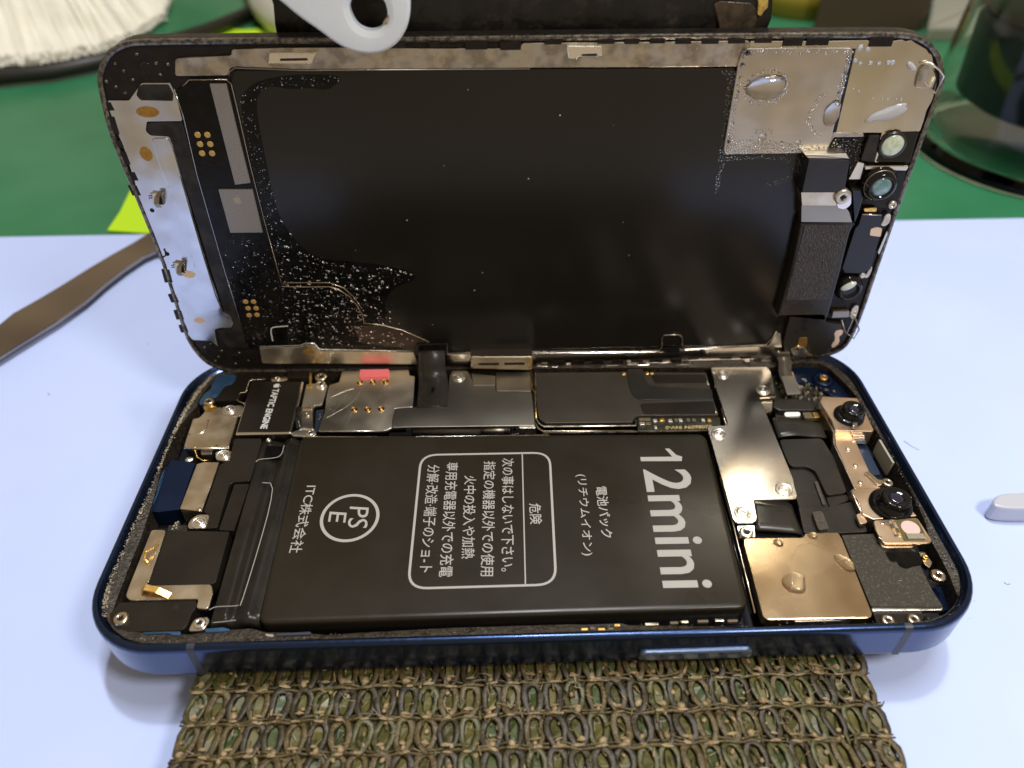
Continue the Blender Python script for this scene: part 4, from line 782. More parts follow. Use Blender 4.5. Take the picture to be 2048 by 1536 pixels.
def contact(c):
    o = lp('spring_contact', [(c[0] - .9, c[1] - 1.0), (c[0] + .75, c[1] - 1.25), (c[0] + 1.15, c[1] + .9), (c[0] - .6, c[1] + 1.15)], .9, 'brass', th=.5, b=.12, r=.2, label=None)
    prism('contact_mouth', [(c[0] - .1, c[1] - .95), (c[0] + .6, c[1] - 1.0), (c[0] + .85, c[1] + .45), (c[0] + .2, c[1] + .7)], .93, .1, 'dark_hole', o, pl='L', b=.02, r=.2)
    a = [P3('L', c[0] + .9, c[1] + 1.2, .8), P3('L', c[0] + .6, c[1] + .9, 2.0), P3('L', c[0] + .3, c[1] - .2, 2.3), P3('L', c[0] + .1, c[1] - 1.3, 1.4)]
    V = []; 
    for x, y, z in a: V += [(x - .4, y, z), (x + .4, y, z), (x + .4, y + .12, z), (x - .4, y + .12, z)]
    F = []
    for i in range(3):
        for j in range(4): F.append((i * 4 + j, i * 4 + (j + 1) % 4, i * 4 + 4 + (j + 1) % 4, i * 4 + 4 + j))
    F += [[3, 2, 1, 0], [12, 13, 14, 15]]
    link('contact_leaf', V, F, 'steel_dark', o)
    for dx, dz in ((-.75, .55), (-.45, .6), (-.8, .15), (-.5, .2)): lathe('contact_pin', [(.11, .8), (.11, .95)], (c[0] + dx - .35, c[1] + dz), 'dark_hole', o, 'L', n=8)
for c_ in [(4.88, 36.83), (4.59, 23.44)]: contact(c_)
# corner bumps
for cxy in [(8.71, 59.54), (5.16, 58.3), (6.03, 57.21), (4.05, 54.89), (5.16, 53.98), (6.92, 55.89), (2.93, 55.72), (11.13, 58.23), (11.2, 56.57), (12.76, 58.07), (3.83, 4.81), (5.2, 5.64), (6.86, 3.86), (5.9, 2.37), (5.05, 1.37), (10.11, 3.27), (11.38, 1.2), (8.76, 0.5)]: lathe('moulded_bump', [(.3, -.1), (.28, .1), (.15, .2)], cxy, 'bezel', disp, 'L', n=10)
lathe('locating_hole', [(1.0, -.05), (1.0, .04), (.85, .09), (.75, .02)], [(9.39, 57.6)][0], 'black_gloss', disp, 'L', n=20)
lathe('locating_hole', [(.7, -.05), (.7, .04), (.6, .09), (.5, .02)], [(9.06, 2.16)][0], 'black_gloss', disp, 'L', n=20)
# driver board
lp('driver_board', [(14.43, 55.05), (15.55, 55.84), (20.89, 55.85), (21.41, 55.25), (21.44, 52.92), (21.29, 42.77), (21.36, 32.5), (21.68, 19.08), (20.62, 6.78), (20.28, 5.07), (12.37, 4.66), (12.25, 22.49), (12.42, 40.76), (12.99, 50.57), (13.07, 54.47)], .5, 'wet_black', th=.4, b=.05, r=.3, label='tall black driver board with gold pads')
tube('board_edge', line3('L', [(12.84, 54.64), (13.01, 50.59), (12.44, 40.79), (12.27, 22.52), (12.4, 4.7)], .52), .07, 'steel_silver', disp, n=5)
tube('board_edge', line3('L', [(14.3, 55.07), (15.44, 55.94), (20.93, 55.94), (21.51, 55.27), (21.53, 52.94), (21.38, 42.79), (21.46, 32.53), (21.76, 19.44)], .52), .07, 'brass', disp, n=5)
lp('long_label', [(18.4, 55.4), (20.89, 55.37), (20.81, 49.4), (20.81, 39.36), (18.22, 39.06)], .8, 'grey_chip', th=.5, b=.06, r=.12, label='long narrow grey metal strip')
chip = lp('square_label', [(15.3, 38.3), (20.87, 38.21), (20.78, 30.14), (15.25, 30.2)], .8, 'grey_chip', th=.5, b=.06, r=.12, label='grey metal square with a small fruit emblem')
apple_logo([(17.97, 36.36)][0], (1, 0), (0, 1), 1.35, .83, mat('pale_emboss', (.42, .38, .31), .5, .5), chip, 'L')
for c_ in [(14.37, 47.47), (15.88, 47.45), (14.34, 45.95), (15.93, 45.93), (14.24, 44.43), (15.82, 44.4), (14.39, 15.68), (15.85, 15.64), (14.5, 14.16), (15.97, 14.13), (14.31, 12.56), (15.82, 12.64)]: lathe('gold_pad', [(.5, .4), (.5, .53), (.42, .56)], c_, 'gold_pad', disp, 'L', n=16)
outline('corner_mark', chaikin([(17.43, 6.39), (17.56, 9.05), (18.09, 9.75), (21.05, 9.91)], 2, False), .18, False, disp, 'print_white', .5, 'L', .05)
# curved flex on the screen back; pale tubes paint its edge highlight
lp('screen_flex', [(21.73, 18.93), (25.08, 19.4), (30.12, 19.29), (32.74, 18.03), (34.59, 15.54), (35.45, 13.02), (35.54, 10.1), (35.44, 4.89), (22.33, 4.73), (20.74, 6.5)], .45, 'wet_black', th=.2, b=.04, r=.4)
tube('flex_edge_highlight', line3('L', [(21.64, 18.92), (22.42, 18.84), (25.18, 18.68), (30.22, 18.63), (31.73, 18.05), (33.63, 16.39), (34.7, 14.38), (35.38, 12.35), (35.52, 10.29), (38.78, 9.68), (42.55, 8.36), (46.84, 5.76), (50.22, 3.04)], .5), .085, 'brass', disp, n=6, label='thin pale highlight line along the curved flex edge')
tube('flex_edge_highlight', line3('L', [(22.25, 19.67), (25.35, 19.6), (30.36, 19.49), (32.84, 18.28), (34.52, 16.04), (35.54, 13.53)], .48), .07, 'brass', disp, n=6)
lp('brown_flex', [(33.2, 9.62), (38.75, 9.48), (42.53, 8.16), (46.82, 5.55), (50.07, 3.01), (45.14, 2.55), (41, 4.24), (34.3, 5.33)], .46, 'flex_brown', th=.2, b=.03, r=.3, label='brown film of the cable root')
# bottom strips
lp('bottom_strip', [(14.51, 4.73), (22.54, 4.76), (23.61, 5.36), (25.13, 5.19), (25.84, 3.68), (44.29, 2.81), (44.82, -0.28), (22.75, 0.58), (17.63, 0.59), (14.14, 0.82)], .5, 'steel_sim', th=.4, b=.1, r=.3, label='left steel strip along the bottom edge')
lp('bottom_strip', [(50.64, 2.14), (61.21, 2.11), (93.57, 1.64), (94.01, 2.14), (97.18, 2.31), (97.82, 2.03), (114.73, 2.61), (115.43, 6.09), (116.44, 5.57), (118.29, -0.57), (111.55, -0.39), (101.5, -0.9), (67.79, -0.77), (50.46, -0.95)], .5, 'steel', th=.4, b=.1, r=.3, label='right steel strip along the bottom edge')
tube('strip_rim', line3('L', [(14.63, 5.17), (22.45, 5.22), (23.71, 5.8), (25.22, 5.64), (26.12, 4.13), (44.34, 3.27)], .6), .12, 'steel_bright', disp, n=6)
tube('strip_rim', line3('L', [(50.67, 2.6), (61.21, 2.57), (92.99, 2.11), (93.28, 3), (92.99, 5.26), (93.38, 5.99), (96.22, 6.04), (96.9, 5.4), (97.2, 3.4), (97.93, 2.49), (113.99, 3.09), (115.03, 4.69), (115.32, 6.42)], .6), .12, 'steel_bright', disp, n=6)
lp('latch_hole', [(93.53, 2.61), (96.89, 2.77), (97, 1.37), (93.9, 1.32)], .56, 'dark_hole', th=.2, b=.02, r=.3)
pk = [(55.53, 2.92), (67.54, 2.6), (67.5, -0.73), (55.41, -0.01)]
ob = prism('hinge_bracket', pk, 2.4, .35, 'brass', disp, pl='L', b=.1, r=.3, label='bright slotted bracket hanging at the bottom edge')
prism('bracket_slot', [(56.89, 1.36), (60.96, 1.31), (61.07, 0.68), (56.92, 0.79)], 2.42, .1, 'dark_hole', ob, pl='L', b=.01, r=.25)
prism('bracket_slot', [(61.97, 1.31), (66.06, 1.26), (66.06, 0.64), (62.01, 0.72)], 2.42, .1, 'dark_hole', ob, pl='L', b=.01, r=.25)
xs = [p[0] for p in pk]; zt = max(p[1] for p in pk); link('bracket_arm', [(min(xs), HY - 2.3, zt - .1), (max(xs), HY - 2.3, zt - .1), (max(xs), HY - .3, zt + .1), (min(xs), HY - .3, zt + .1), (min(xs), HY - 2.3, zt - .4), (max(xs), HY - 2.3, zt - .4), (max(xs), HY - .3, zt - .3), (min(xs), HY - .3, zt - .3)], [(0, 1, 2, 3), (7, 6, 5, 4), (4, 5, 1, 0), (6, 7, 3, 2), (5, 6, 2, 1), (7, 4, 0, 3)], 'steel', ob)
# right hand plates
sq = [(98.08, 59.59), (106.43, 59.63), (114.42, 59.47), (114.63, 58.53), (115.02, 46.68), (115.08, 43.84), (114.31, 43.09), (98.35, 43.08), (97.94, 43.77), (97.69, 56.27), (97.6, 57.51)]
lp('upper_plate', sq, .9, mat('warm_grey_steel', (.60, .57, .53), .22, 1, c2=(.52, .49, .44), ns=5, rv=.06, bump=.01, bs=2), th=.8, b=.12, r=.6, label='square grey steel plate beaded with water')
lp('corner_plate', [(98.89, 60.51), (110.48, 60.38), (116.75, 60.45), (117.17, 59.59), (120.29, 59.49), (120.18, 60.27), (121.77, 60.46), (122.32, 60.17), (123.07, 60.38), (124, 59.87), (125.91, 58.99), (126.32, 58.48), (126.94, 58.26), (127.78, 56.72), (129.27, 54.08), (129.51, 52.15), (129.55, 51.22), (129.24, 49.88), (129.38, 48.19), (129.41, 46.3), (123.2, 46.14), (115.69, 46.26), (114.17, 42.56), (102.4, 43.61), (99.61, 57.06)], .5, mat('olive_grey_steel', (.58, .54, .44), .22, 1, c2=(.64, .60, .50), ns=6, rv=.06, bump=.015, bs=2), th=.4, b=.08, r=.3, label='steel corner plate at the top right')
lp('plate_gap', [(114.55, 59.27), (115.07, 59.26), (115.75, 46.39), (115.06, 46.4)], .56, 'dark_hole', th=.2, b=0, r=0)
lp('steel_bar', [(123.13, 46.28), (123.88, 46.27), (124.25, 41.17), (123.5, 41.19)], .7, 'steel', th=.6, b=.1)
lp('steel_bar', [(114.66, 45.84), (115.19, 46.4), (120.25, 46.18), (120.42, 45.61), (115.55, 45.63), (115.21, 44.55), (115.28, 43.09)], .7, 'steel_dirty', th=.5, b=.08, r=.2)
lp('dark_panel', [(115.42, 45.6), (120.42, 45.61), (120.83, 41.53), (120.64, 38.35), (120.06, 38.36), (119.31, 41.85), (115.22, 42.8)], .55, 'wet_black', th=.5, b=.05)
lp('dark_panel', [(121.09, 45.92), (122.93, 45.89), (123.34, 41.28), (120.94, 41.68)], 1.0, 'wet_brown', th=.6, b=.15, r=.4)
lp('speckled_strip', [(120.63, 41.47), (121.87, 41.16), (122.04, 38.27), (120, 38.31)], .9, 'steel_sim', th=.6, b=.1)
w1 = lp('flood_window', [(123.91, 46.31), (129.08, 46.23), (129.53, 41.13), (123.71, 41.32)], .75, 'black_gloss', th=.6, b=.1, r=.2, label='round pale green window in a black square')
c_ = [(125.38, 44.24)][0]; lathe('window_rim', [(2.3, .7), (2.3, 1.1), (1.9, 1.25), (1.75, 1.1)], c_, 'rubber', w1, 'L', n=32); lathe('window_lens', [(1.85, .9), (1.85, 1.15), (1.5, 1.3), (.8, 1.38)], c_, 'lens_green', w1, 'L', n=28)
lp('steel_bar', [(121.82, 40.86), (129.34, 40.74), (129.26, 39.83), (122.19, 40.1)], 1.1, 'steel', th=.9, b=.15)
lp('sensor_bay', [(122.02, 39.76), (129.61, 39.48), (130.02, 35.75), (130.02, 32.69), (127.17, 32.74), (124.41, 33.93), (122.88, 36.5)], .45, 'dark_hole', th=.3, b=.03)
c_ = [(125.19, 37.65)][0]
bb = lathe('sensor_barrel', [(3.0, .3), (3.0, 1.4), (2.6, 1.6), (2.4, 2.6), (2.0, 2.8), (1.75, 2.7), (1.6, 2.3)], c_, 'black_gloss', disp, 'L', n=36, label='black barrel with a teal lens')
lathe('barrel_lens', [(1.7, 2.2), (1.7, 2.5), (1.3, 2.68), (.6, 2.76)], (c_[0], c_[1]), 'lens_teal', bb, 'L', n=28)
lathe('barrel_ring', [(2.65, 1.5), (2.65, 1.75), (2.5, 1.8), (2.45, 1.6)], c_, 'steel_dark', bb, 'L', n=32)
screw([(118.77, 36.33)][0], 3.0, 1.35, disp, 'L', tall=.4, m='smd', label='pitted silver screw beside the speaker bracket')
ring_ = [(129.14, 33.38)][0]; lathe('solder_ring', [(.75, .3), (.75, .8), (.6, .95), (.35, .95), (.3, .7)], ring_, 'smd', disp, 'L', n=18)
lp('solder_bar', [(124.27, 32.91), (126.64, 32.97), (126.77, 32.08), (124.58, 32.12)], .8, 'gold', th=.5, b=.12)
# speaker module
sp = lp('speaker_module', [(113.26, 30.99), (122.34, 31.21), (122.66, 30.55), (122.45, 29.04), (123.13, 19.87), (123.54, 11.61), (123.35, 9.93), (122.5, 11.24), (113.84, 11.25), (113.93, 13.23), (113.87, 22.43)], 2.4, 'black_flex', th=2.2, b=.3, r=.3, label='long black ear speaker with a wrinkled grey patch')
prism('speaker_patch', [(114.03, 30.77), (121.69, 30.69), (122.19, 25.16), (122.34, 15.01), (114.44, 15.04)], 2.55, .2, 'spk_patch', sp, pl='L', b=.05, r=.4)
sb = lp('speaker_bracket', [(111.41, 43.02), (118.16, 42.74), (118.79, 37.73), (117.41, 37.05), (111.73, 37.21)], 3.0, mat('blue_black_sheet', (.018, .018, .022), .25, c2=(.022, .021, .026), ns=5), th=2.6, b=.1, r=.3, label='black upper end of the speaker')
lp('bracket_top', [(110.69, 43.67), (117.46, 43.71), (118.2, 42.8), (111.41, 43.02)], 2.7, 'steel_sim', th=2.3, b=.1, r=.1)
lp('bracket_fold', [(111.7, 37.1), (117.46, 37), (117.94, 35.83), (119.03, 34.55), (112.5, 34.73)], 2.8, 'brass', th=2.3, b=0, r=0, label='bright folded steel band')  # brass tone puts the rounded fold's warm highlight into the colour
lp('bracket_fold', [(112.55, 34.56), (119.87, 34.43), (121.07, 33.12), (122.16, 31.15), (113.3, 31.38)], 2.45, 'steel_dark', th=2.0, b=0, r=0)  # darker steel paints the light and dark contrast between the folds
lp('bracket_lug', [(117.41, 37.05), (118.84, 37.58), (120.08, 37.25), (120.83, 34.73), (119.94, 33.79), (118.53, 34.14)], 2.9, 'steel', th=1.5, b=.1, r=.6)
lp('black_clip', [(120.27, 37.36), (122.26, 37.01), (123.03, 35.43), (123.14, 32.22), (122.94, 29.91), (121.55, 32.57)], 2.0, 'black_gloss', th=1.8, b=.3)
lp('microphone_board', [(124.27, 31.83), (128, 31.59), (128.35, 29.59), (128.87, 26.85), (129.36, 20.41), (127.96, 19.63), (124.83, 19.7), (124.01, 20.9), (123.93, 29), (124.33, 29.67)], .9, mat('blue_black_board', (.014, .014, .018), .3), th=.8, b=.08, r=.2, label='blue black board below the teal lens')
tube('board_edge', line3('L', [(124.28, 31.8), (127.63, 31.6)], .95), .14, 'steel_bright', disp, n=6)
lp('solder_pad', [(126.67, 28.91), (127.78, 29.22), (128.7, 29), (128.95, 27.29), (126.92, 27.61)], 1.0, 'peach_pad', th=.1, b=.03)
lp('glue_smear', chaikin([(128.41, 31.45), (129.39, 31.86), (129.71, 30.26), (129.24, 29.4), (128.25, 29.45), (128.4, 30.29)], 1), 1.0, 'smear', th=.3, b=.1, r=0)
c_ = [(126.28, 16.63)][0]
b3 = lathe('sensor_barrel', [(2.55, .3), (2.55, 1.2), (2.3, 1.4), (2.2, 2.0), (1.8, 2.3), (1.5, 2.2), (1.3, 1.7)], c_, 'black_gloss', disp, 'L', n=36, label='lower black barrel with a milky oval lens')
T_, F_ = cap_template(20, 4); c3 = [(125.59, 17.78)][0]
link('barrel_lens', [P3('L', c3[0] + a * 1.25 + b * .4, c3[1] + b * .95 + a * .3, 2.25 + c * .5) for a, b, c in T_], F_, 'lens_white', b3, smooth=True)
lathe('solder_ring', [(.6, .3), (.6, .8), (.45, .9), (.2, .9)], [(128.37, 19.03)][0], 'smd', disp, 'L', n=14)
lp('glue_smear', chaikin([(129.31, 20.96), (129.81, 20.58), (129.75, 18.54), (128.85, 18.37), (129.14, 19.48)], 1), .7, 'smear', th=.2, b=.08, r=0)
lp('glue_smear', chaikin([(129.11, 12.18), (130, 11.96), (130.09, 8.92), (129.02, 9.15), (128.64, 10.99)], 1), .7, 'smear', th=.2, b=.08, r=0)
lp('grey_foot', [(124.9, 11.19), (128.18, 11.23), (128.44, 9.81), (124.99, 9.69)], 1.2, 'steel_dark', th=.8, b=.15)
def wire(pts, ds, r_, m): return tube('bent_wire', [P3('L', *p, d) for p, d in zip(pts, ds)], r_, m, disp, n=6)
wire([(127.67, 10.37), (129.56, 9.8), (130.92, 7.3), (130.69, 4.91), (128.72, 6.23), (127.45, 8.83)], (.8, 1.6, 1.8, 1.6, 1.2, .7), .14, 'steel_dark')
wire([(129.54, 10.73), (129.17, 9.2), (129.32, 5.88)], (.8, 1.4, .8), .1, 'steel')
wire([(125.52, 57.05), (126.88, 57.2), (128.38, 56.3), (129.17, 55.47), (129.05, 52.81), (126.75, 54.36)], (.7, 1.0, 1.6, 1.8, 1.5, .7), .16, 'steel_bright')
lp('metal_hook', [(125.68, 56.41), (126.18, 56.81), (127.11, 56.59), (127.28, 54.94), (127.47, 53.26), (125.91, 53.49), (125.67, 54.96)], .9, 'steel_dirty', th=.4, b=.12, r=.2)
lp('hook_gap', [(127.62, 56.32), (129.01, 55.16), (129.31, 52.63), (127.79, 53.5), (128.89, 53.17), (128.96, 54.85)], .56, 'dark_hole', th=.1, b=.01)
lp('speaker_tail', [(116.94, 10.35), (123.39, 9.99), (124.38, 8.54), (127.7, 8.04), (127.95, 4.25), (127.24, 1.9), (125.65, 0.18), (118.28, 0.6), (117.21, 3.67)], 1.0, 'black_flex', th=.9, b=.12, r=.3, label='black tail below the ear speaker')
lp('tail_groove', [(119.39, 10.09), (120.49, 10.06), (121.06, 6.54), (120.05, 6.57)], 1.03, 'dark_hole', th=.1, b=.02)
lp('solder_pad', [(120.08, 4.96), (121.6, 5.01), (122.04, 2.77), (120.18, 2.81)], 1.15, 'gold', th=.15, b=.04)
lp('screw_foot', [(118.9, 2.2), (120.18, 2.81), (121.49, 2.78), (122.98, 1), (124.2, 0.3), (119.81, 0.55)], 1.2, 'brass', th=.5, b=.1)
screw([(120.29, 2.4)][0], 1.2, .75, disp, 'L', m='brass', tall=.3)
lp('solder_pad', chaikin([(126.45, 6.4), (128.24, 6.86), (128.37, 5.6), (127.81, 5.19), (128.48, 3.46), (127.32, 2.11), (126.88, 3.07), (127.37, 4.35)], 1), 1.12, 'peach_pad', th=.15, b=.04, r=0)
lp('edge_scrap', [(129.93, 28.31), (130.31, 27.62), (130.14, 23.41), (129.71, 23.78)], .6, 'smd', th=.2, b=.03)

# ---- flat cables joining display and body
xa = 47.6; 
ca = [(45.28, 48.85), (51.02, 48.67)]; cb_ = [(45.17, 2.75), (50.46, 2.61)]
fc = empty('ribbon_cable', (50, 58, 0), 'broad black ribbon cable folding from display into the body', 'cable')
def ribbon3(name, pts, m, parent, th=.14):
    """pts: list of (x0, x1, y, z)"""
    V = []; F = []; n = len(pts)
    for i, (x0, x1, y, z) in enumerate(pts):
        a = pts[max(0, i - 1)]; c = pts[min(n - 1, i + 1)]; t = Vector((c[2] - a[2], c[3] - a[3])).normalized(); nn = Vector((-t.y, t.x)) * th / 2
        V += [(x0, y + nn.x, z + nn.y), (x1, y + nn.x, z + nn.y), (x1, y - nn.x, z - nn.y), (x0, y - nn.x, z - nn.y)]
    for i in range(n - 1):
        for j in range(4): F.append((i * 4 + j, i * 4 + (j + 1) % 4, i * 4 + 4 + (j + 1) % 4, i * 4 + 4 + j))
    F += [[3, 2, 1, 0], [(n - 1) * 4 + j for j in range(4)]]
    o = link(name, V, F, m, parent); o.data.polygons.foreach_set('use_smooth', [True] * len(F)); return o
def smooth4(p, n=2):
    for _ in range(n):
        q = [p[0]]
        for a, b in zip(p, p[1:]): q += [tuple(.75 * x + .25 * y for x, y in zip(a, b)), tuple(.25 * x + .75 * y for x, y in zip(a, b))]
        q.append(p[-1]); p = q
    return p
fx0, fx1 = ca[0][0], ca[1][0]; gx0, gx1 = cb_[0][0], cb_[1][0]; ye = ca[0][1]
ribbon3('cable_film', smooth4([(gx0, gx1, HY - .6, 3.6), (gx0, gx1, HY - 1.6, 3.8), (gx0, gx1, HY - 3.0, 2.2), (gx0 - .2, gx1, HY - 3.6, .2), (fx0, fx1, HY - 5.0, -.6), (fx0, fx1, ye + 3, -.7), (fx0, fx1, ye, -.75)]), 'black_flex', fc)
M['thread'] = mat('cable_trace', (.09, .085, .075), .3, .3)
for k in (1, 2, 15, 16, 17, 18):
    f_ = k / 19; gx = gx0 + (gx1 - gx0) * f_; ff = fx0 + (fx1 - fx0) * f_
    ribbon3('cable_trace', smooth4([(gx, gx + .07, HY - 1.7, 3.88), (gx, gx + .07, HY - 3.08, 2.28), (gx, gx + .07, HY - 3.66, .3), (ff, ff + .07, HY - 5.0, -.52), (ff, ff + .07, ye + 3, -.62), (ff, ff + .07, ye + .3, -.66)]), 'thread', fc, th=.03)
sd = [(48.03, 53.41)][0]; prism('cable_stub', [(sd[0] - .35, sd[1] - .9), (sd[0] + .35, sd[1] - .9), (sd[0] + .45, sd[1] + .8), (sd[0] - .25, sd[1] + .8)], -.5, .2, 'black_gloss', fc, b=.08)
ob_ = [(44.99, 5.27), (51.1, 5.41), (50.94, 2.55), (44.62, 2.54)]; prism('cable_clamp', ob_, 1.2, 1.0, 'black_gloss', fc, pl='L', b=.15)
text('cable_code', '35069', [(50.2, 53.15)][0], [(50.34, 50.65)][0], [(50.72, 53.14)][0], -1.0, 'print_gold', body, bold=.01)
pr('cable_socket', [(50.1, 53.9), (50.92, 53.88), (51.04, 49.2), (50.16, 49.23)], -1.05, 'pcb', th=1)
ga = [(116.37, 50.81), (119.07, 50.72)]; gb = [(116.51, 1.14), (119.13, 1.16)]
gc = empty('sensor_cable', (113, 58, 0), 'narrow grey ribbon cable beside the right hinge corner', 'cable')
ribbon3('cable_film', smooth4([(gb[0][0], gb[1][0], HY - 1.0, gb[0][1]), (gb[0][0], gb[1][0], HY - 1.8, gb[0][1] - .9), (gb[0][0] + .3, gb[1][0] + .3, HY - 2.3, 0), (ga[0][0] - .4, ga[1][0] - .6, HY - 5.2, -.9), (ga[0][0], ga[1][0], ga[0][1] + .6, -1.0), (ga[0][0], ga[1][0], ga[0][1], -1.3)]), mat('grey_ribbon', (.15, .13, .105), .35, .3, c2=(.09, .08, .065), ns=1, stretch=(6, .3, .3)), gc)
prism('cable_end', [(x, z) for x, z in [(116.26, 1.79), (118.85, 1.78), (119.13, 0.84), (116.6, 0.72)]], 1.7, .6, 'steel_dark', gc, pl='L', b=.1)
gm = [(116.52, 56.77), (119.15, 56.84), (118.66, 50.29), (115.9, 50.2)]; prism('cable_pad', gm, -.78, .25, 'grey_chip', gc, b=.06, r=.3)

# ================================================================== water
rw = random.Random(11)
def lpoly(p): return p
wetA = [(21.54, 32.32), (24.33, 33.5), (25.73, 28.55), (27.28, 26.11), (29.55, 24.53), (37.65, 22.9), (42.84, 22.16), (45.36, 21.15), (45.56, 20.39), (44.06, 18.91), (40.29, 17.79), (39.09, 15.37), (42.32, 10.68), (44.63, 4.57), (35.25, 3.56), (22.34, 4.9), (20.56, 6.67), (21.63, 18.98)]
wetB = [(13.23, 29.58), (20.66, 29.44), (21.63, 18.98), (21.22, 10.02), (19.53, 10.06), (16.63, 5.29), (12.8, 5.39), (12.49, 15.99)]
wetC = [(22.05, 52.78), (23.65, 54.42), (25.21, 55.37), (33.47, 56.37), (37.9, 56.09), (37.63, 55.36), (31.59, 54.32), (27.19, 54.82), (25.1, 53.88), (24.14, 51.99), (24.01, 47.24), (23.89, 38.2), (24.33, 33.5), (21.54, 32.32), (21.4, 42.7)]
wetD = [(95.23, 56.33), (97.87, 56.08), (98.23, 43.35), (99.38, 42.47), (111.48, 42.28), (111.81, 39.02), (107.66, 36.92), (106.3, 37.31), (110.85, 39.48), (108.68, 41.54), (104.44, 41.96), (98.7, 41.71), (98.65, 37.44), (98.08, 34.87), (97.67, 41.02), (96.73, 54.82)]
wetE = [(115.51, 45.36), (120.43, 45.29), (120.89, 41.35), (120.29, 38.88), (119.28, 41.72), (115.95, 42.29)]
def st(o, label): o['kind'] = 'stuff'; o['label'] = label; return o
st(drops('condensation', scatter(wetA, 760, .05, .28, 3.2, rw), .47, 'water', disp, 'L'), 'fine water drops scattered over the black screen flex')
st(drops('condensation', scatter(wetB, 190, .04, .16, 3, rw), .5, 'water', disp, 'L', n=6), 'sparse water specks on the driver board')
st(drops('condensation', scatter(wetC, 150, .04, .1, 2, rw), .35, 'water', disp, 'L', n=6), 'tiny specks in the dark wet band')
st(drops('condensation', scatter(wetD, 520, .04, .17, 2, rw), .35, 'water', disp, 'L', n=6), 'tiny drops round the square steel plate')
st(drops('condensation', scatter(wetE, 110, .06, .2, 2, rw), .6, 'water', disp, 'L', n=6), 'tiny drops on the dark panel')
sqb = [(98.34, 43.08), (98.22, 45.25), (100.66, 45.49), (107.38, 45.11), (114.87, 44.13), (115.09, 43.83), (114.29, 43.18)]; st(drops('condensation', scatter(sqb, 260, .1, .26, 1.2, rw), .9, 'water', disp, 'L'), 'packed drops along the foot of the square plate')
def ringpts(c, rx, ry, n, rr, sp, a0=0, a1=6.28): return [(c[0] + rx * math.cos(a) + rw.gauss(0, sp), c[1] + ry * math.sin(a) + rw.gauss(0, sp), rw.uniform(*rr)) for a in (a0 + (a1 - a0) * k / n for k in range(n))]
bigc = [(102.67, 53.77)][0]; half = [(113.74, 49.63)][0]
pts = ringpts(bigc, 3.25, 2.5, 90, (.08, .2), .18) + ringpts(half, 3.2, 3.6, 60, (.07, .17), .2, 1.9, 4.6)
edge = [(97.88, 59.23), (99.6, 59.57), (114.25, 59.28), (114.39, 55.29), (114.46, 51.37)]; 
for a, b in zip(edge, edge[1:]):
    for k in range(34): t = rw.random(); pts.append((a[0] + (b[0] - a[0]) * t + rw.gauss(0, .2), a[1] + (b[1] - a[1]) * t + rw.gauss(0, .2) - .4, rw.uniform(.08, .24)))
le = [(98.03, 58.49), (98.1, 54.22), (98.17, 48.35), (98.33, 43.83)]
for a, b in zip(le, le[1:]):
    for k in range(50): t = rw.random(); pts.append((a[0] + (b[0] - a[0]) * t + abs(rw.gauss(0, .35)), a[1] + (b[1] - a[1]) * t, rw.uniform(.06, .18)))
pts += ringpts([(103.84, 46.03)][0], 1.5, 1.4, 26, (.06, .13), .15)
st(drops('condensation', pts, .9, 'water', disp, 'L'), 'rings and lines of small drops on the square plate')
def blob(name, c, rx, ry, hh, h, pl, label, m='water', n=28, wob=.08, ang=0, seed=0, ptip=0):
    rs = random.Random(seed); ph = [rs.uniform(0, 6) for _ in range(4)]; V = []; F = []; rings = 8; ca, sa = math.cos(ang), math.sin(ang)
    for j in range(rings):
        a = (math.pi / 2) * j / rings
        for i in range(n):
            t = 2 * math.pi * i / n; w_ = 1 + wob * (math.sin(2 * t + ph[0]) + .6 * math.sin(3 * t + ph[1]) + .4 * math.sin(5 * t + ph[2])) + ptip * max(0, math.cos(t)) ** 6
            x, y = rx * math.cos(a) * math.cos(t) * w_, ry * math.cos(a) * math.sin(t) * w_
            V.append(P3(pl, c[0] + x * ca - y * sa, c[1] + x * sa + y * ca, h + hh * math.sin(a) - (.03 if j == 0 else 0)))
    V.append(P3(pl, c[0], c[1], h + hh)); top = len(V) - 1
    for j in range(rings - 1):
        for i in range(n): F.append((j * n + i, j * n + (i + 1) % n, (j + 1) * n + (i + 1) % n, (j + 1) * n + i))
    for i in range(n): F.append(((rings - 1) * n + i, (rings - 1) * n + (i + 1) % n, top))
    o = link(name, V, F, m, None, smooth=True); tag(o, label, 'water drop', 'large water drops on the opened phone'); return o
blob('water_drop', bigc, 2.9, 2.1, 1.3, .9, 'L', 'big oval water drop on the square plate of the display', seed=1)
blob('water_drop', (half[0] + .3, half[1]), 1.3, 2.0, 1.1, .9, 'L', 'water drop cut off by the right edge of the square plate', seed=2)
blob('water_drop', [(103.85, 45.98)][0], .62, .72, .6, .9, 'L', 'small round drop low on the square plate, left one', seed=3, n=18)
blob('water_drop', [(109.83, 44.89)][0], .45, .5, .45, .9, 'L', 'smaller round drop at the foot of the square plate, right one', seed=4, n=18)
wd = [(123.09, 49.34)][0]
blob('water_streak', wd, 3.7, .95, .55, .5, 'L', 'pale sloping water streak beside the orange dot', m='water_soft', seed=6, ang=.33, wob=.14)
blob('water_streak', [(124.38, 56.55)][0], 1.0, .5, .35, .5, 'L', 'short pale water streak left of the metal hook', m='water_soft', seed=7, ang=-.6)
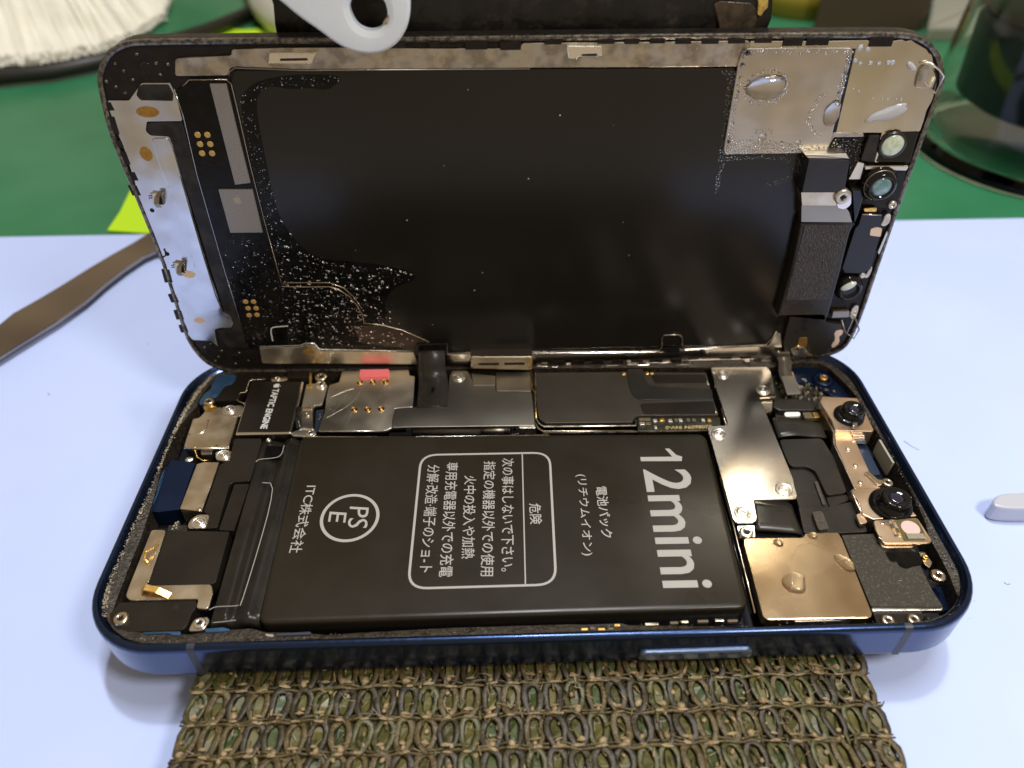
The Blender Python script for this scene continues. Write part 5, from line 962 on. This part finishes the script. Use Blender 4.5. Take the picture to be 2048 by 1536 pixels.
sm_ = [(*p, r_) for p, r_ in zip([(116.35, 57.1), (117.91, 57.13), (119.23, 57.06), (120.64, 57.15), (121.28, 57.19), (115.65, 59.38), (116.89, 59.12), (115.44, 57.53), (117.37, 52.91), (121.52, 51.66), (122.35, 51.59), (123.68, 51.63), (124.51, 51.57), (116.44, 53.31), (119.99, 51.81)], (.3, .35, .3, .4, .4, .45, .4, .35, .2, .15, .2, .15, .2, .15, .12))]
st(drops('condensation', sm_, .5, 'water_soft', disp, 'L', n=12, rings=4), 'row of pale drops on the corner plate')
blob('water_drop', [(104.08, 8.42)][0], 1.55, 2.0, .95, -.5, 'T', 'large pointed drop in the middle of the bronze plate', seed=9, ang=-1.1, ptip=.25, wob=.06)
blob('water_drop', [(112.92, 11.54)][0], 1.05, 1.75, .8, -.5, 'T', 'drop at the right edge of the bronze plate', seed=10, ang=.5, wob=.05)
blob('water_drop', [(103.91, 15.65)][0], .75, .75, .55, -.5, 'T', 'small drop at the far edge of the bronze plate, left one', seed=12, n=18)
blob('water_drop', [(109.69, 16.84)][0], .7, .65, .55, -.5, 'T', 'small drop at the far edge of the bronze plate, right one', seed=13, n=18)
st(drops('condensation', scatter([(115.62, 16.23), (119, 13.78), (121.34, 11.68), (120.75, 7.8), (121.77, 5.43), (115.75, 5.61), (115.44, 12.87)], 60, .04, .14, 3, rw), -.88, 'water', body, 'T', n=6), 'few specks of water on the cloth plate')
# dust specks
dust = [(*p, r_) for p, r_ in zip([(57, 53.85), (71.21, 49.7), (45.64, 31.8), (66.41, 39.1), (79.77, 47.98), (52.58, 41.61), (36.04, 26.06), (56.69, 17.12), (58.28, 20.9), (84.64, 24.03), (48.39, 9.38), (82.92, 30.7)], (.07, .14, .12, .13, .06, .07, .06, .13, .09, .08, .07, .06))]
st(drops('dust_specks', dust, .3, 'print_white', disp, 'L', n=5, rings=2), 'white dust specks on the screen back')

# ================================================================== net band under the body
net = empty('net_band', (64, -10, TZ), 'brown and olive knitted net band running under the phone', 'net')
bx0, bx1 = 15.6, 113.6; NZ = -8.1
NY0, NY1 = -34.0, 7.0; pitch = 4.62
prism('net_pad', [(bx0 + 3, NY0), (bx1 - 3, NY0), (bx1 - 3, 60), (bx0 + 3, 60)], NZ - .8, NZ - .8 - TZ - .05, 'net_base', net, r=1, b=1)
base = prism('net_backing', [(bx0 + .3, NY0), (bx1 - .3, NY0), (bx1 - .3, 60), (bx0 + .3, 60)], NZ - .45, .5, 'net_base', net, r=0, b=.2)
rn = random.Random(5)
rows = [NY1 - pitch * k for k in range(9)]
ncol = 33; cw = (bx1 - bx0) / ncol
def thread(y, parent, r_=.27, zoff=0, m='net_thread', amp=.12):
    pts = []; k = 100; ph = rn.uniform(0, 6)
    for i in range(k): x = bx0 + (bx1 - bx0) * i / (k - 1); pts.append((x, y + math.sin(i * .9 + ph) * amp + math.sin(i * .21 + ph) * .18, NZ + zoff + .22 * math.sin(i * 1.7 + ph)))
    return tube('weft_thread', pts, [r_ * rn.uniform(.4, 1.35) for _ in range(k)], m, parent, n=6)
def leafstrip(pts, ws, m, name, parent, th=.10):
    V = []; F = []; P = [Vector(p) for p in pts]
    for i, (p, w_) in enumerate(zip(P, ws)):
        t = (P[min(i + 1, len(P) - 1)] - P[max(i - 1, 0)]).normalized(); s = Vector((t.y, -t.x, 0)); s = s.normalized() if s.length > 1e-3 else Vector((1, 0, 0)); tw = rn.uniform(-.5, .5)
        s2 = (s + Vector((0, 0, tw))).normalized() * w_ / 2; d = Vector((0, 0, th))
        V += [tuple(p - s2), tuple(p + s2), tuple(p + s2 - d), tuple(p - s2 - d)]
    for i in range(len(P) - 1):
        for j in range(4): F.append((i * 4 + j, i * 4 + (j + 1) % 4, i * 4 + 4 + (j + 1) % 4, i * 4 + 4 + j))
    F += [[3, 2, 1, 0], [(len(P) - 1) * 4 + j for j in range(4)]]
    return link(name, V, F, m, parent)
for ri, y in enumerate(rows):
    thread(y, net, .24, .2, 'net_brown', .14)
    thread(y + .55, net, .2, .05, 'net_brown', .25)
def closed_loop(xc, y0, y1, w_, lean, zt, r_, m):
    pts = []; k = 16; ph = rn.uniform(0, 6)
    for i in range(k):
        t = 2 * math.pi * i / k; v = (1 - math.cos(t)) / 2; sx = math.sin(t)
        pts.append((xc + sx * w_ * (.75 + .35 * v) + lean * (v - .5) + .08 * math.sin(3 * t + ph), y0 + (y1 - y0) * v, zt + .18 * math.sin(2 * t + ph)))
    return tube('net_loop', pts, [r_ * (1 + .15 * math.sin(2.3 * i + ph)) for i in range(k)], m, net, n=6, closed=True, flat=.26)
for ri in range(len(rows) - 1):
    y1, y0 = rows[ri], rows[ri + 1]
    for c in range(ncol):
        xc = bx0 + (c + .5) * cw + rn.uniform(-.15, .15); lean = rn.uniform(-.25, .25) - (c / ncol - .45) * 1.1
        m_ = rn.choice(['net_green', 'net_olive', 'net_olive', 'net_olive', 'net_mid', 'net_olive'])
        w_ = rn.uniform(.9, 1.5)
        leafstrip([(xc - lean * .5, y0 + .1, NZ - .4), (xc - lean * .25, y0 + 1.2, NZ - .25), (xc, y0 + 2.3, NZ - .2), (xc + lean * .3, y0 + 3.5, NZ - .25), (xc + lean * .5, y1 - .1, NZ - .4)], [w_ * .7, w_, w_ * 1.1, w_ * .9, w_ * .6], m_, 'net_tape', net)
        closed_loop(xc, y0 + rn.uniform(.0, .2), y1 + rn.uniform(-.1, .1), cw * rn.uniform(.38, .45), lean, NZ + .1, rn.uniform(.40, .58), rn.choice(['net_brown', 'net_brown', 'net_loop_dark', 'net_loop_dark', 'net_mid']))
ex = []
# short pale knots where threads cross
kn = []
for y in rows:
    for c in range(ncol):
        if rn.random() < .85: kn.append((bx0 + (c + .5) * cw + rn.uniform(-.5, .5), y + rn.uniform(.5, 1.3), rn.uniform(.3, .65)))
        if rn.random() < .5: kn.append((bx0 + (c + .5) * cw + rn.uniform(-.9, .9), y + rn.uniform(1.5, 4.3), rn.uniform(.2, .45)))
tag(drops('thread_knots', kn, NZ + .05, 'net_thread', net, n=7, rings=3, hr=.8), kind='stuff')
V = []; F = []; fm = []
for i in range(700):
    x = rn.uniform(bx0 + .3, bx1 - .3); y = rn.uniform(NY0 + 8, NY1 - 1); a = rn.gauss(1.57, .35); l_ = rn.uniform(.5, 1.7); w_ = rn.uniform(.06, .22); z = NZ + rn.uniform(-.1, .55)
    dx, dy = math.cos(a) * l_, math.sin(a) * l_; nx, ny = -math.sin(a) * w_, math.cos(a) * w_; k = len(V); t1 = rn.uniform(-.25, .25)
    for q_, zz in ((0, z), (.5, z + .2), (1, z - .1)):
        for sg in (-1, 1):
            for dz in (0, -.07): V.append((x + dx * q_ + nx * sg, y + dy * q_ + ny * sg, zz + t1 * sg + dz))
    for b0 in (k, k + 4): F += [(b0, b0 + 4, b0 + 6, b0 + 2), (b0 + 1, b0 + 3, b0 + 7, b0 + 5), (b0, b0 + 1, b0 + 5, b0 + 4), (b0 + 2, b0 + 6, b0 + 7, b0 + 3)]
    fm += [rn.choice([0, 0, 1, 2, 2, 3, 4])] * 8
for ri, y in enumerate(rows):
    for c in range(ncol):
        for (yy, pr_b, ln) in ((y + rn.gauss(0, .12), .75, rn.uniform(.5, 1.0)), (y + 1.0 + rn.gauss(0, .15), .6, rn.uniform(.35, .75))):
            if rn.random() > pr_b or yy > NY1 - .5: continue
            x = bx0 + (c + .5) * cw + rn.uniform(-.3, .3); hgt = rn.uniform(.14, .26); k = len(V); sl = rn.gauss(0, .08)
            if x - ln < bx0 or x + ln > bx1: continue
            for q_ in (-1, -.4, .4, 1):
                for sg in (-1, 1): V.append((x + q_ * ln, yy + sg * hgt * (1 if abs(q_) < .9 else .5) + sl * q_, NZ + .5 + .12 * (1 - abs(q_)) - .1 * (sg > 0)))
            for q_ in range(3): F.append((k + 2 * q_, k + 2 * q_ + 2, k + 2 * q_ + 3, k + 2 * q_ + 1)); fm.append(3)
tag(link('tape_scraps', V, F, ['net_brown', 'net_loop_dark', 'net_olive', 'net_thread', 'net_mid'], net, fm, smooth=True), kind='stuff')
fz = []
for i in range(260):
    x = rn.uniform(bx0, bx1); y = rn.uniform(NY0 + 16, 4); a = rn.uniform(0, 6.28); l_ = rn.uniform(.5, 1.8)
    fz.append((x, y, a, l_))
V = []; F = []
for x, y, a, l_ in fz:
    k = len(V); dx, dy = math.cos(a) * l_, math.sin(a) * l_; nx, ny = -math.sin(a) * .06, math.cos(a) * .06
    V += [(x - nx, y - ny, NZ + .3), (x + nx, y + ny, NZ + .3), (x + dx, y + dy, NZ + .9), (x, y, NZ + .2)]
    F += [(k, k + 1, k + 2), (k + 1, k, k + 3), (k, k + 2, k + 3), (k + 2, k + 1, k + 3)]
tag(link('loose_fibres', V, F, 'net_thread', net), kind='stuff')

# ================================================================== block and spudger behind
blk = empty('black_block', (65, 75, TZ), 'black wrapped stand block behind the display with torn yellow corner', 'stand')
def wobblebox(name, x0, x1, y0, y1, z0, z1, m, parent, seed=1):
    rs = random.Random(seed); nx, nz = 40, 46; V = []; F = []
    for j in range(nz + 1):
        for i in range(nx + 1):
            x = x0 + (x1 - x0) * i / nx; z = z0 + (z1 - z0) * j / nz
            V.append((x + (rs.uniform(-.35, .35) if i in (0, nx) else 0), y0 + .25 * math.sin(i * .7 + j * .3) + rs.uniform(-.12, .12), z))
    k = len(V); w_ = nx + 1
    for j in range(nz + 1):
        for i in range(nx + 1): V.append((x0 + (x1 - x0) * i / nx, y1, z0 + (z1 - z0) * j / nz))
    for j in range(nz):
        for i in range(nx):
            a = j * w_ + i; F.append((a, a + 1, a + w_ + 1, a + w_)); F.append((k + a, k + a + w_, k + a + w_ + 1, k + a + 1))
        a = j * w_; F.append((a, a + w_, k + a + w_, k + a)); a = j * w_ + nx; F.append((a + w_, a, k + a, k + a + w_))
    for i in range(nx):
        F.append((i + 1, i, k + i, k + i + 1)); a = nz * w_ + i; F.append((a, a + 1, k + a + 1, k + a))
    return link(name, V, F, m, parent, smooth=False)
wobblebox('block_wrap', 28.9, 102.3, 64.6, 96, TZ, 104, 'black_tape', blk)
tq = [(99.02, 67.75), (100.92, 67.74), (101.63, 64.24), (101.08, 63.69), (100.85, 63), (100.26, 63.29), (100.1, 64.73)]
prism('torn_edge', tq, -2.6, .6, 'torn_gold', blk, pl='L', b=.05)
prism('peeled_film', [(93.54, 64.7), (94.58, 65.09), (98.94, 64.78), (100.34, 63.81), (100.49, 61.72), (99.91, 60.87), (95.22, 60.78), (94.75, 62.13)], -2.9, .35, mat('brown_black_film', (.028, .022, .016), .3, c2=(.07, .05, .03), ns=2.2, bump=.15, bs=1.5), blk, pl='L', b=.08, r=.3)
sph = [(-8, -230), (440, -230), (820, -230), (820, -40)]
so = [(27.28, 71.18), (31.67, 67.95), (34.2, 65.5), (36.66, 63.71), (38.63, 62.02), (40.46, 60.98), (42.88, 60.4), (45.27, 60.65), (47.31, 61.72), (48.76, 63.51), (49.51, 65.47), (49.73, 67.9), (49.6, 70.98), (43.52, 82.21), (25.03, 82.33)]
ho = [(41.22, 66.72), (41.29, 65.75), (41.8, 64.45), (42.62, 63.78), (43.77, 63.44), (44.91, 63.62), (45.83, 64.34), (46.42, 65.25), (46.44, 66.66), (45.95, 67.81), (44.8, 68.45), (43.04, 68.46), (41.86, 67.85)]
def holed(name, po, ph, top, th, m, pl, parent=None, b=.35):
    po = ccw(chaikin(po, 2)); ph = ccw(chaikin(ph, 2)); bm = bmesh.new()
    def loop(p, h): return [bm.verts.new(Vector(P3(pl, x, y, h)) * S) for x, y in p]
    for h, d in ((top, b), (top - th, 0)):
        pass
    tO, tI = loop(inset(po, b), top), loop(inset(ph, -b), top)
    mO, mI = loop(po, top - b), loop(ph, top - b)
    bO, bI = loop(po, top - th), loop(ph, top - th)
    def wall(A, B, flip=False):
        n = len(A)
        for i in range(n):
            f = [A[i], A[(i + 1) % n], B[(i + 1) % n], B[i]]; bm.faces.new(f[::-1] if flip else f)
    wall(bO, mO); wall(mO, tO); wall(mI, bI); wall(tI, mI)
    for A, B in ((tO, tI), (bO, bI)):
        es = []
        for L_ in (A, B):
            for i in range(len(L_)):
                e = bm.edges.get((L_[i], L_[(i + 1) % len(L_)])); es.append(e)
        bmesh.ops.triangle_fill(bm, use_beauty=True, edges=es)
    bmesh.ops.recalc_face_normals(bm, faces=bm.faces)
    me = bpy.data.meshes.new(name); bm.to_mesh(me); bm.free(); me.materials.append(M[m])
    c = sum((v.co for v in me.vertices), Vector()) / len(me.vertices); me.transform(Matrix.Translation(-c)); o = bpy.data.objects.new(name, me); o.location = c; col.objects.link(o); return o
sp_ = holed('plastic_pick', so, ho, 4.2, 1.8, 'white_plastic', 'L')
tag(sp_, 'milky white plastic tool end with a round hole leaning over the display', 'plastic tool')
prism('plastic_burr', [(45.83, 64.83), (46.3, 65.34), (46.69, 65.72), (46.52, 64.82), (46.19, 64.3), (45.58, 64.5)], 4.1, .5, 'grit', sp_, pl='L', b=.1)

# ================================================================== things further back
nf = prism('neon_card', [(-51.52, 141.88), (-51.83, 152.85), (-53.74, 168.76), (-58.91, 218.49), (-64.75, 289.06), (-75.53, 334.23), (-58.58, 331.25), (-20.89, 333.73), (10.4, 138.64), (-34.08, 139.02)], TZ + .35, .5, 'neon', None, r=0, b=.02); tag(nf, 'neon yellow green card lying behind the display', 'card')
a = [(-59.99, 76.07), (-59.26, 95.41), (-52.26, 107.06), (-45.21, 121.66), (-37.5, 134.46), (-34.72, 143.41)]; b_ = [(-29.1, 125.42), (-32.94, 126.84), (-38.69, 114.64), (-42.85, 99.19), (-52.74, 81.64), (-57.78, 71.8)]
ms = prism('metal_strip', chaikin(a + b_, 1), -12.4, 1.0, 'brown_steel', None, r=0, b=.25); tag(ms, 'bronze coloured metal tool lying across the paper on the left', 'metal tool')
gt = prism('grey_tip', chaikin([(171.03, 36.99), (158.34, 33.1), (152.82, 33.28), (150.44, 31.57), (150.28, 29.82), (156.23, 29.29), (166.55, 29.65)], 2), -11, 3.6, 'grey_plastic', None, r=0, b=.4); tag(gt, 'grey rounded tool tip at the right edge of the paper', 'tool')
# faint scribble marks on the paper
for q_ in ([(143.69, 50.72), (144.52, 49.27), (145.66, 48.12)], [(146.63, 16.81), (146.94, 16.4), (147.5, 16.48)], [(-38.47, 71.17), (-38.1, 70.83), (-37.77, 70.82)]):
    tube('paper_speck', [(x, y, TZ + .02) for x, y in q_], .12, mat('grey_speck', (.42, .43, .56), .6) if 'grey_speck' not in bpy.data.materials else bpy.data.materials['grey_speck'], pp, n=4)
sk = random.Random(21)
for i in range(9):
    x, y = sk.uniform(-60, 170), sk.uniform(-15, 135)
    if -4 < x < 136 and y < 66: continue
    a_ = sk.uniform(0, 6.28); l_ = sk.uniform(.15, .9)
    tube('paper_speck', [(x, y, TZ + .02), (x + l_ * math.cos(a_), y + l_ * math.sin(a_), TZ + .02)], sk.uniform(.05, .11), bpy.data.materials['grey_speck'], pp, n=4)
# brush
bru = empty('bench_brush', (-170, 300, TZ), 'wide brush with cream bristles at the top left', 'brush')
V = []; F = []; rb = random.Random(3)
tips = [(-198.73, 274.54), (-169.96, 274.67), (-148.49, 281.74), (-128.68, 284.74), (-111.76, 296.33), (-103.42, 316.79), (-99.65, 341.04), (-105.98, 375.64), (-124, 426.72)]
root = Vector((-205, 430, 8))
for i in range(5200):
    t = rb.random() * (len(tips) - 1); k = int(t); f_ = t - k; tx = tips[k][0] * (1 - f_) + tips[k + 1][0] * f_; ty = tips[k][1] * (1 - f_) + tips[k + 1][1] * f_
    lay = rb.random(); clump = math.sin(t * 9) * 1.5; tip = Vector((tx + rb.gauss(0, 1), ty + rb.gauss(0, 1.0) + clump + lay * 3, TZ + 1 + lay * 4))
    ro = root + Vector(((tx + 120) * .12, (ty - 320) * .05, lay * 62)); mid = (tip * .5 + ro * .5) + Vector((rb.gauss(0, .6), 0, 6 + rb.gauss(0, 1) + 2 * math.sin(t * 13)))
    w_ = rb.uniform(.9, 1.7); kk = len(V)
    for p, w2 in ((ro, w_), (mid, w_), (tip, w_ * .6)): V += [(p.x - w2 / 2, p.y, p.z), (p.x + w2 / 2, p.y, p.z), (p.x, p.y + w2 * .5, p.z - w2 * .6)]
    for s_ in (0, 3):
        for j in range(3): F.append((kk + s_ + j, kk + s_ + (j + 1) % 3, kk + s_ + 3 + (j + 1) % 3, kk + s_ + 3 + j))
tag(link('bristles', V, F, 'bristle', bru), kind='stuff')
prism('brush_handle', [(-300, 432), (-110, 432), (-110, 470), (-300, 470)], 75, 60, 'cord_black', bru, r=4, b=4)
cb3 = [(x, y, TZ + 3.4) for x, y in [(-164.12, 251.85), (-147.13, 256.69), (-137.53, 261.38), (-119.73, 266.49), (-103.75, 277.9), (-88.14, 294.01), (-69.08, 320.18), (-53.28, 353.37)]]
tag(tube('black_cable', cb3, 3.3, 'cord_black', None, n=12), 'thick black cable lying in front of the brush', 'cable')
wc = [(x, y, TZ + 7) for x, y in [(-72.99, 420.8), (-60.19, 378.47), (-47.71, 341.95), (-35.92, 319.09), (-19.27, 302.26)]]
tag(tube('cream_cable', wc, 6.5, 'cord_white', None, n=12), 'cream coloured cable end beside the black stand block', 'cable')
# clear jar with navy insert
jar = empty('clear_jar', (247, 186, TZ), 'clear plastic jar with a dark navy core on the green mat', 'jar')
def glasslathe(name, prof, c, m, parent, n=56): return lathe(name, prof, c, m, parent, n=n)
lathe('jar_shell', [(41, TZ + .2), (41.5, TZ + 1.5), (40, TZ + 4), (38.5, TZ + 14), (37, TZ + 40), (35, TZ + 58), (29, TZ + 68), (16, TZ + 73), (6, TZ + 74), (5.8, TZ + 72.6), (15.5, TZ + 71.5), (27.5, TZ + 66.5), (33.4, TZ + 57.5), (35.4, TZ + 40), (36.9, TZ + 14), (38.2, TZ + 5), (36, TZ + 3.2)], (247, 186), 'glass', jar, n=64)
lathe('jar_core', [(27, TZ + 15), (32, TZ + 18), (33, TZ + 40), (31, TZ + 42), (27, TZ + 42)], (248, 187), 'navy_dark', jar, n=48)
pn = [(248 + 33.3 * math.cos(R(t)), 187 + 33.3 * math.sin(R(t))) for t in range(236, 320, 4)]
V = [(x, y, TZ + 19) for x, y in pn] + [(x, y, TZ + 40) for x, y in pn]; n = len(pn); link('core_label', V, [(i, i + 1, n + i + 1, n + i) for i in range(n - 1)], 'navy', jar)
lathe('reflection_fill', [(31, TZ + 42.5), (30, TZ + 54), (25, TZ + 62), (12, TZ + 67)], (248, 187), 'dome_reflection', jar, n=40)  # added fill inside the jar; its brown paints the dome's reflection
box_ = prism('brown_box', [(213.99, 319.74), (265.25, 317.81), (278.46, 343.13), (227.64, 349.38)], TZ + 22, 22, 'brown_box', None, r=2, b=1); tag(box_, 'dark brown box standing behind the upper right of the display', 'box')
lathe_ = lathe('amber_lid', [(26, TZ), (26, TZ + 12), (24, TZ + 14), (10, TZ + 15)], [(221.21, 361.15)][0], 'yellow_brown', None); tag(lathe_, 'amber yellow round cap at the top edge right of the block', 'cap')
db = prism('dark_bar', [(192.64, 356.94), (343.11, 351.05), (390.14, 433.01), (215, 440.2)], TZ + 18, 18, 'brown_box', None, r=0, b=2); tag(db, 'long dark brown bar across the top right of the bench', 'bar')
bs = prism('beige_block', [(260.17, 303.75), (277.96, 304.54), (309.55, 336.3), (320.91, 353.27), (284.65, 352.88)], TZ + 6, 6, 'beige', None, r=3, b=1.5); tag(bs, 'beige grey flat block between the brown box and the jar', 'block')
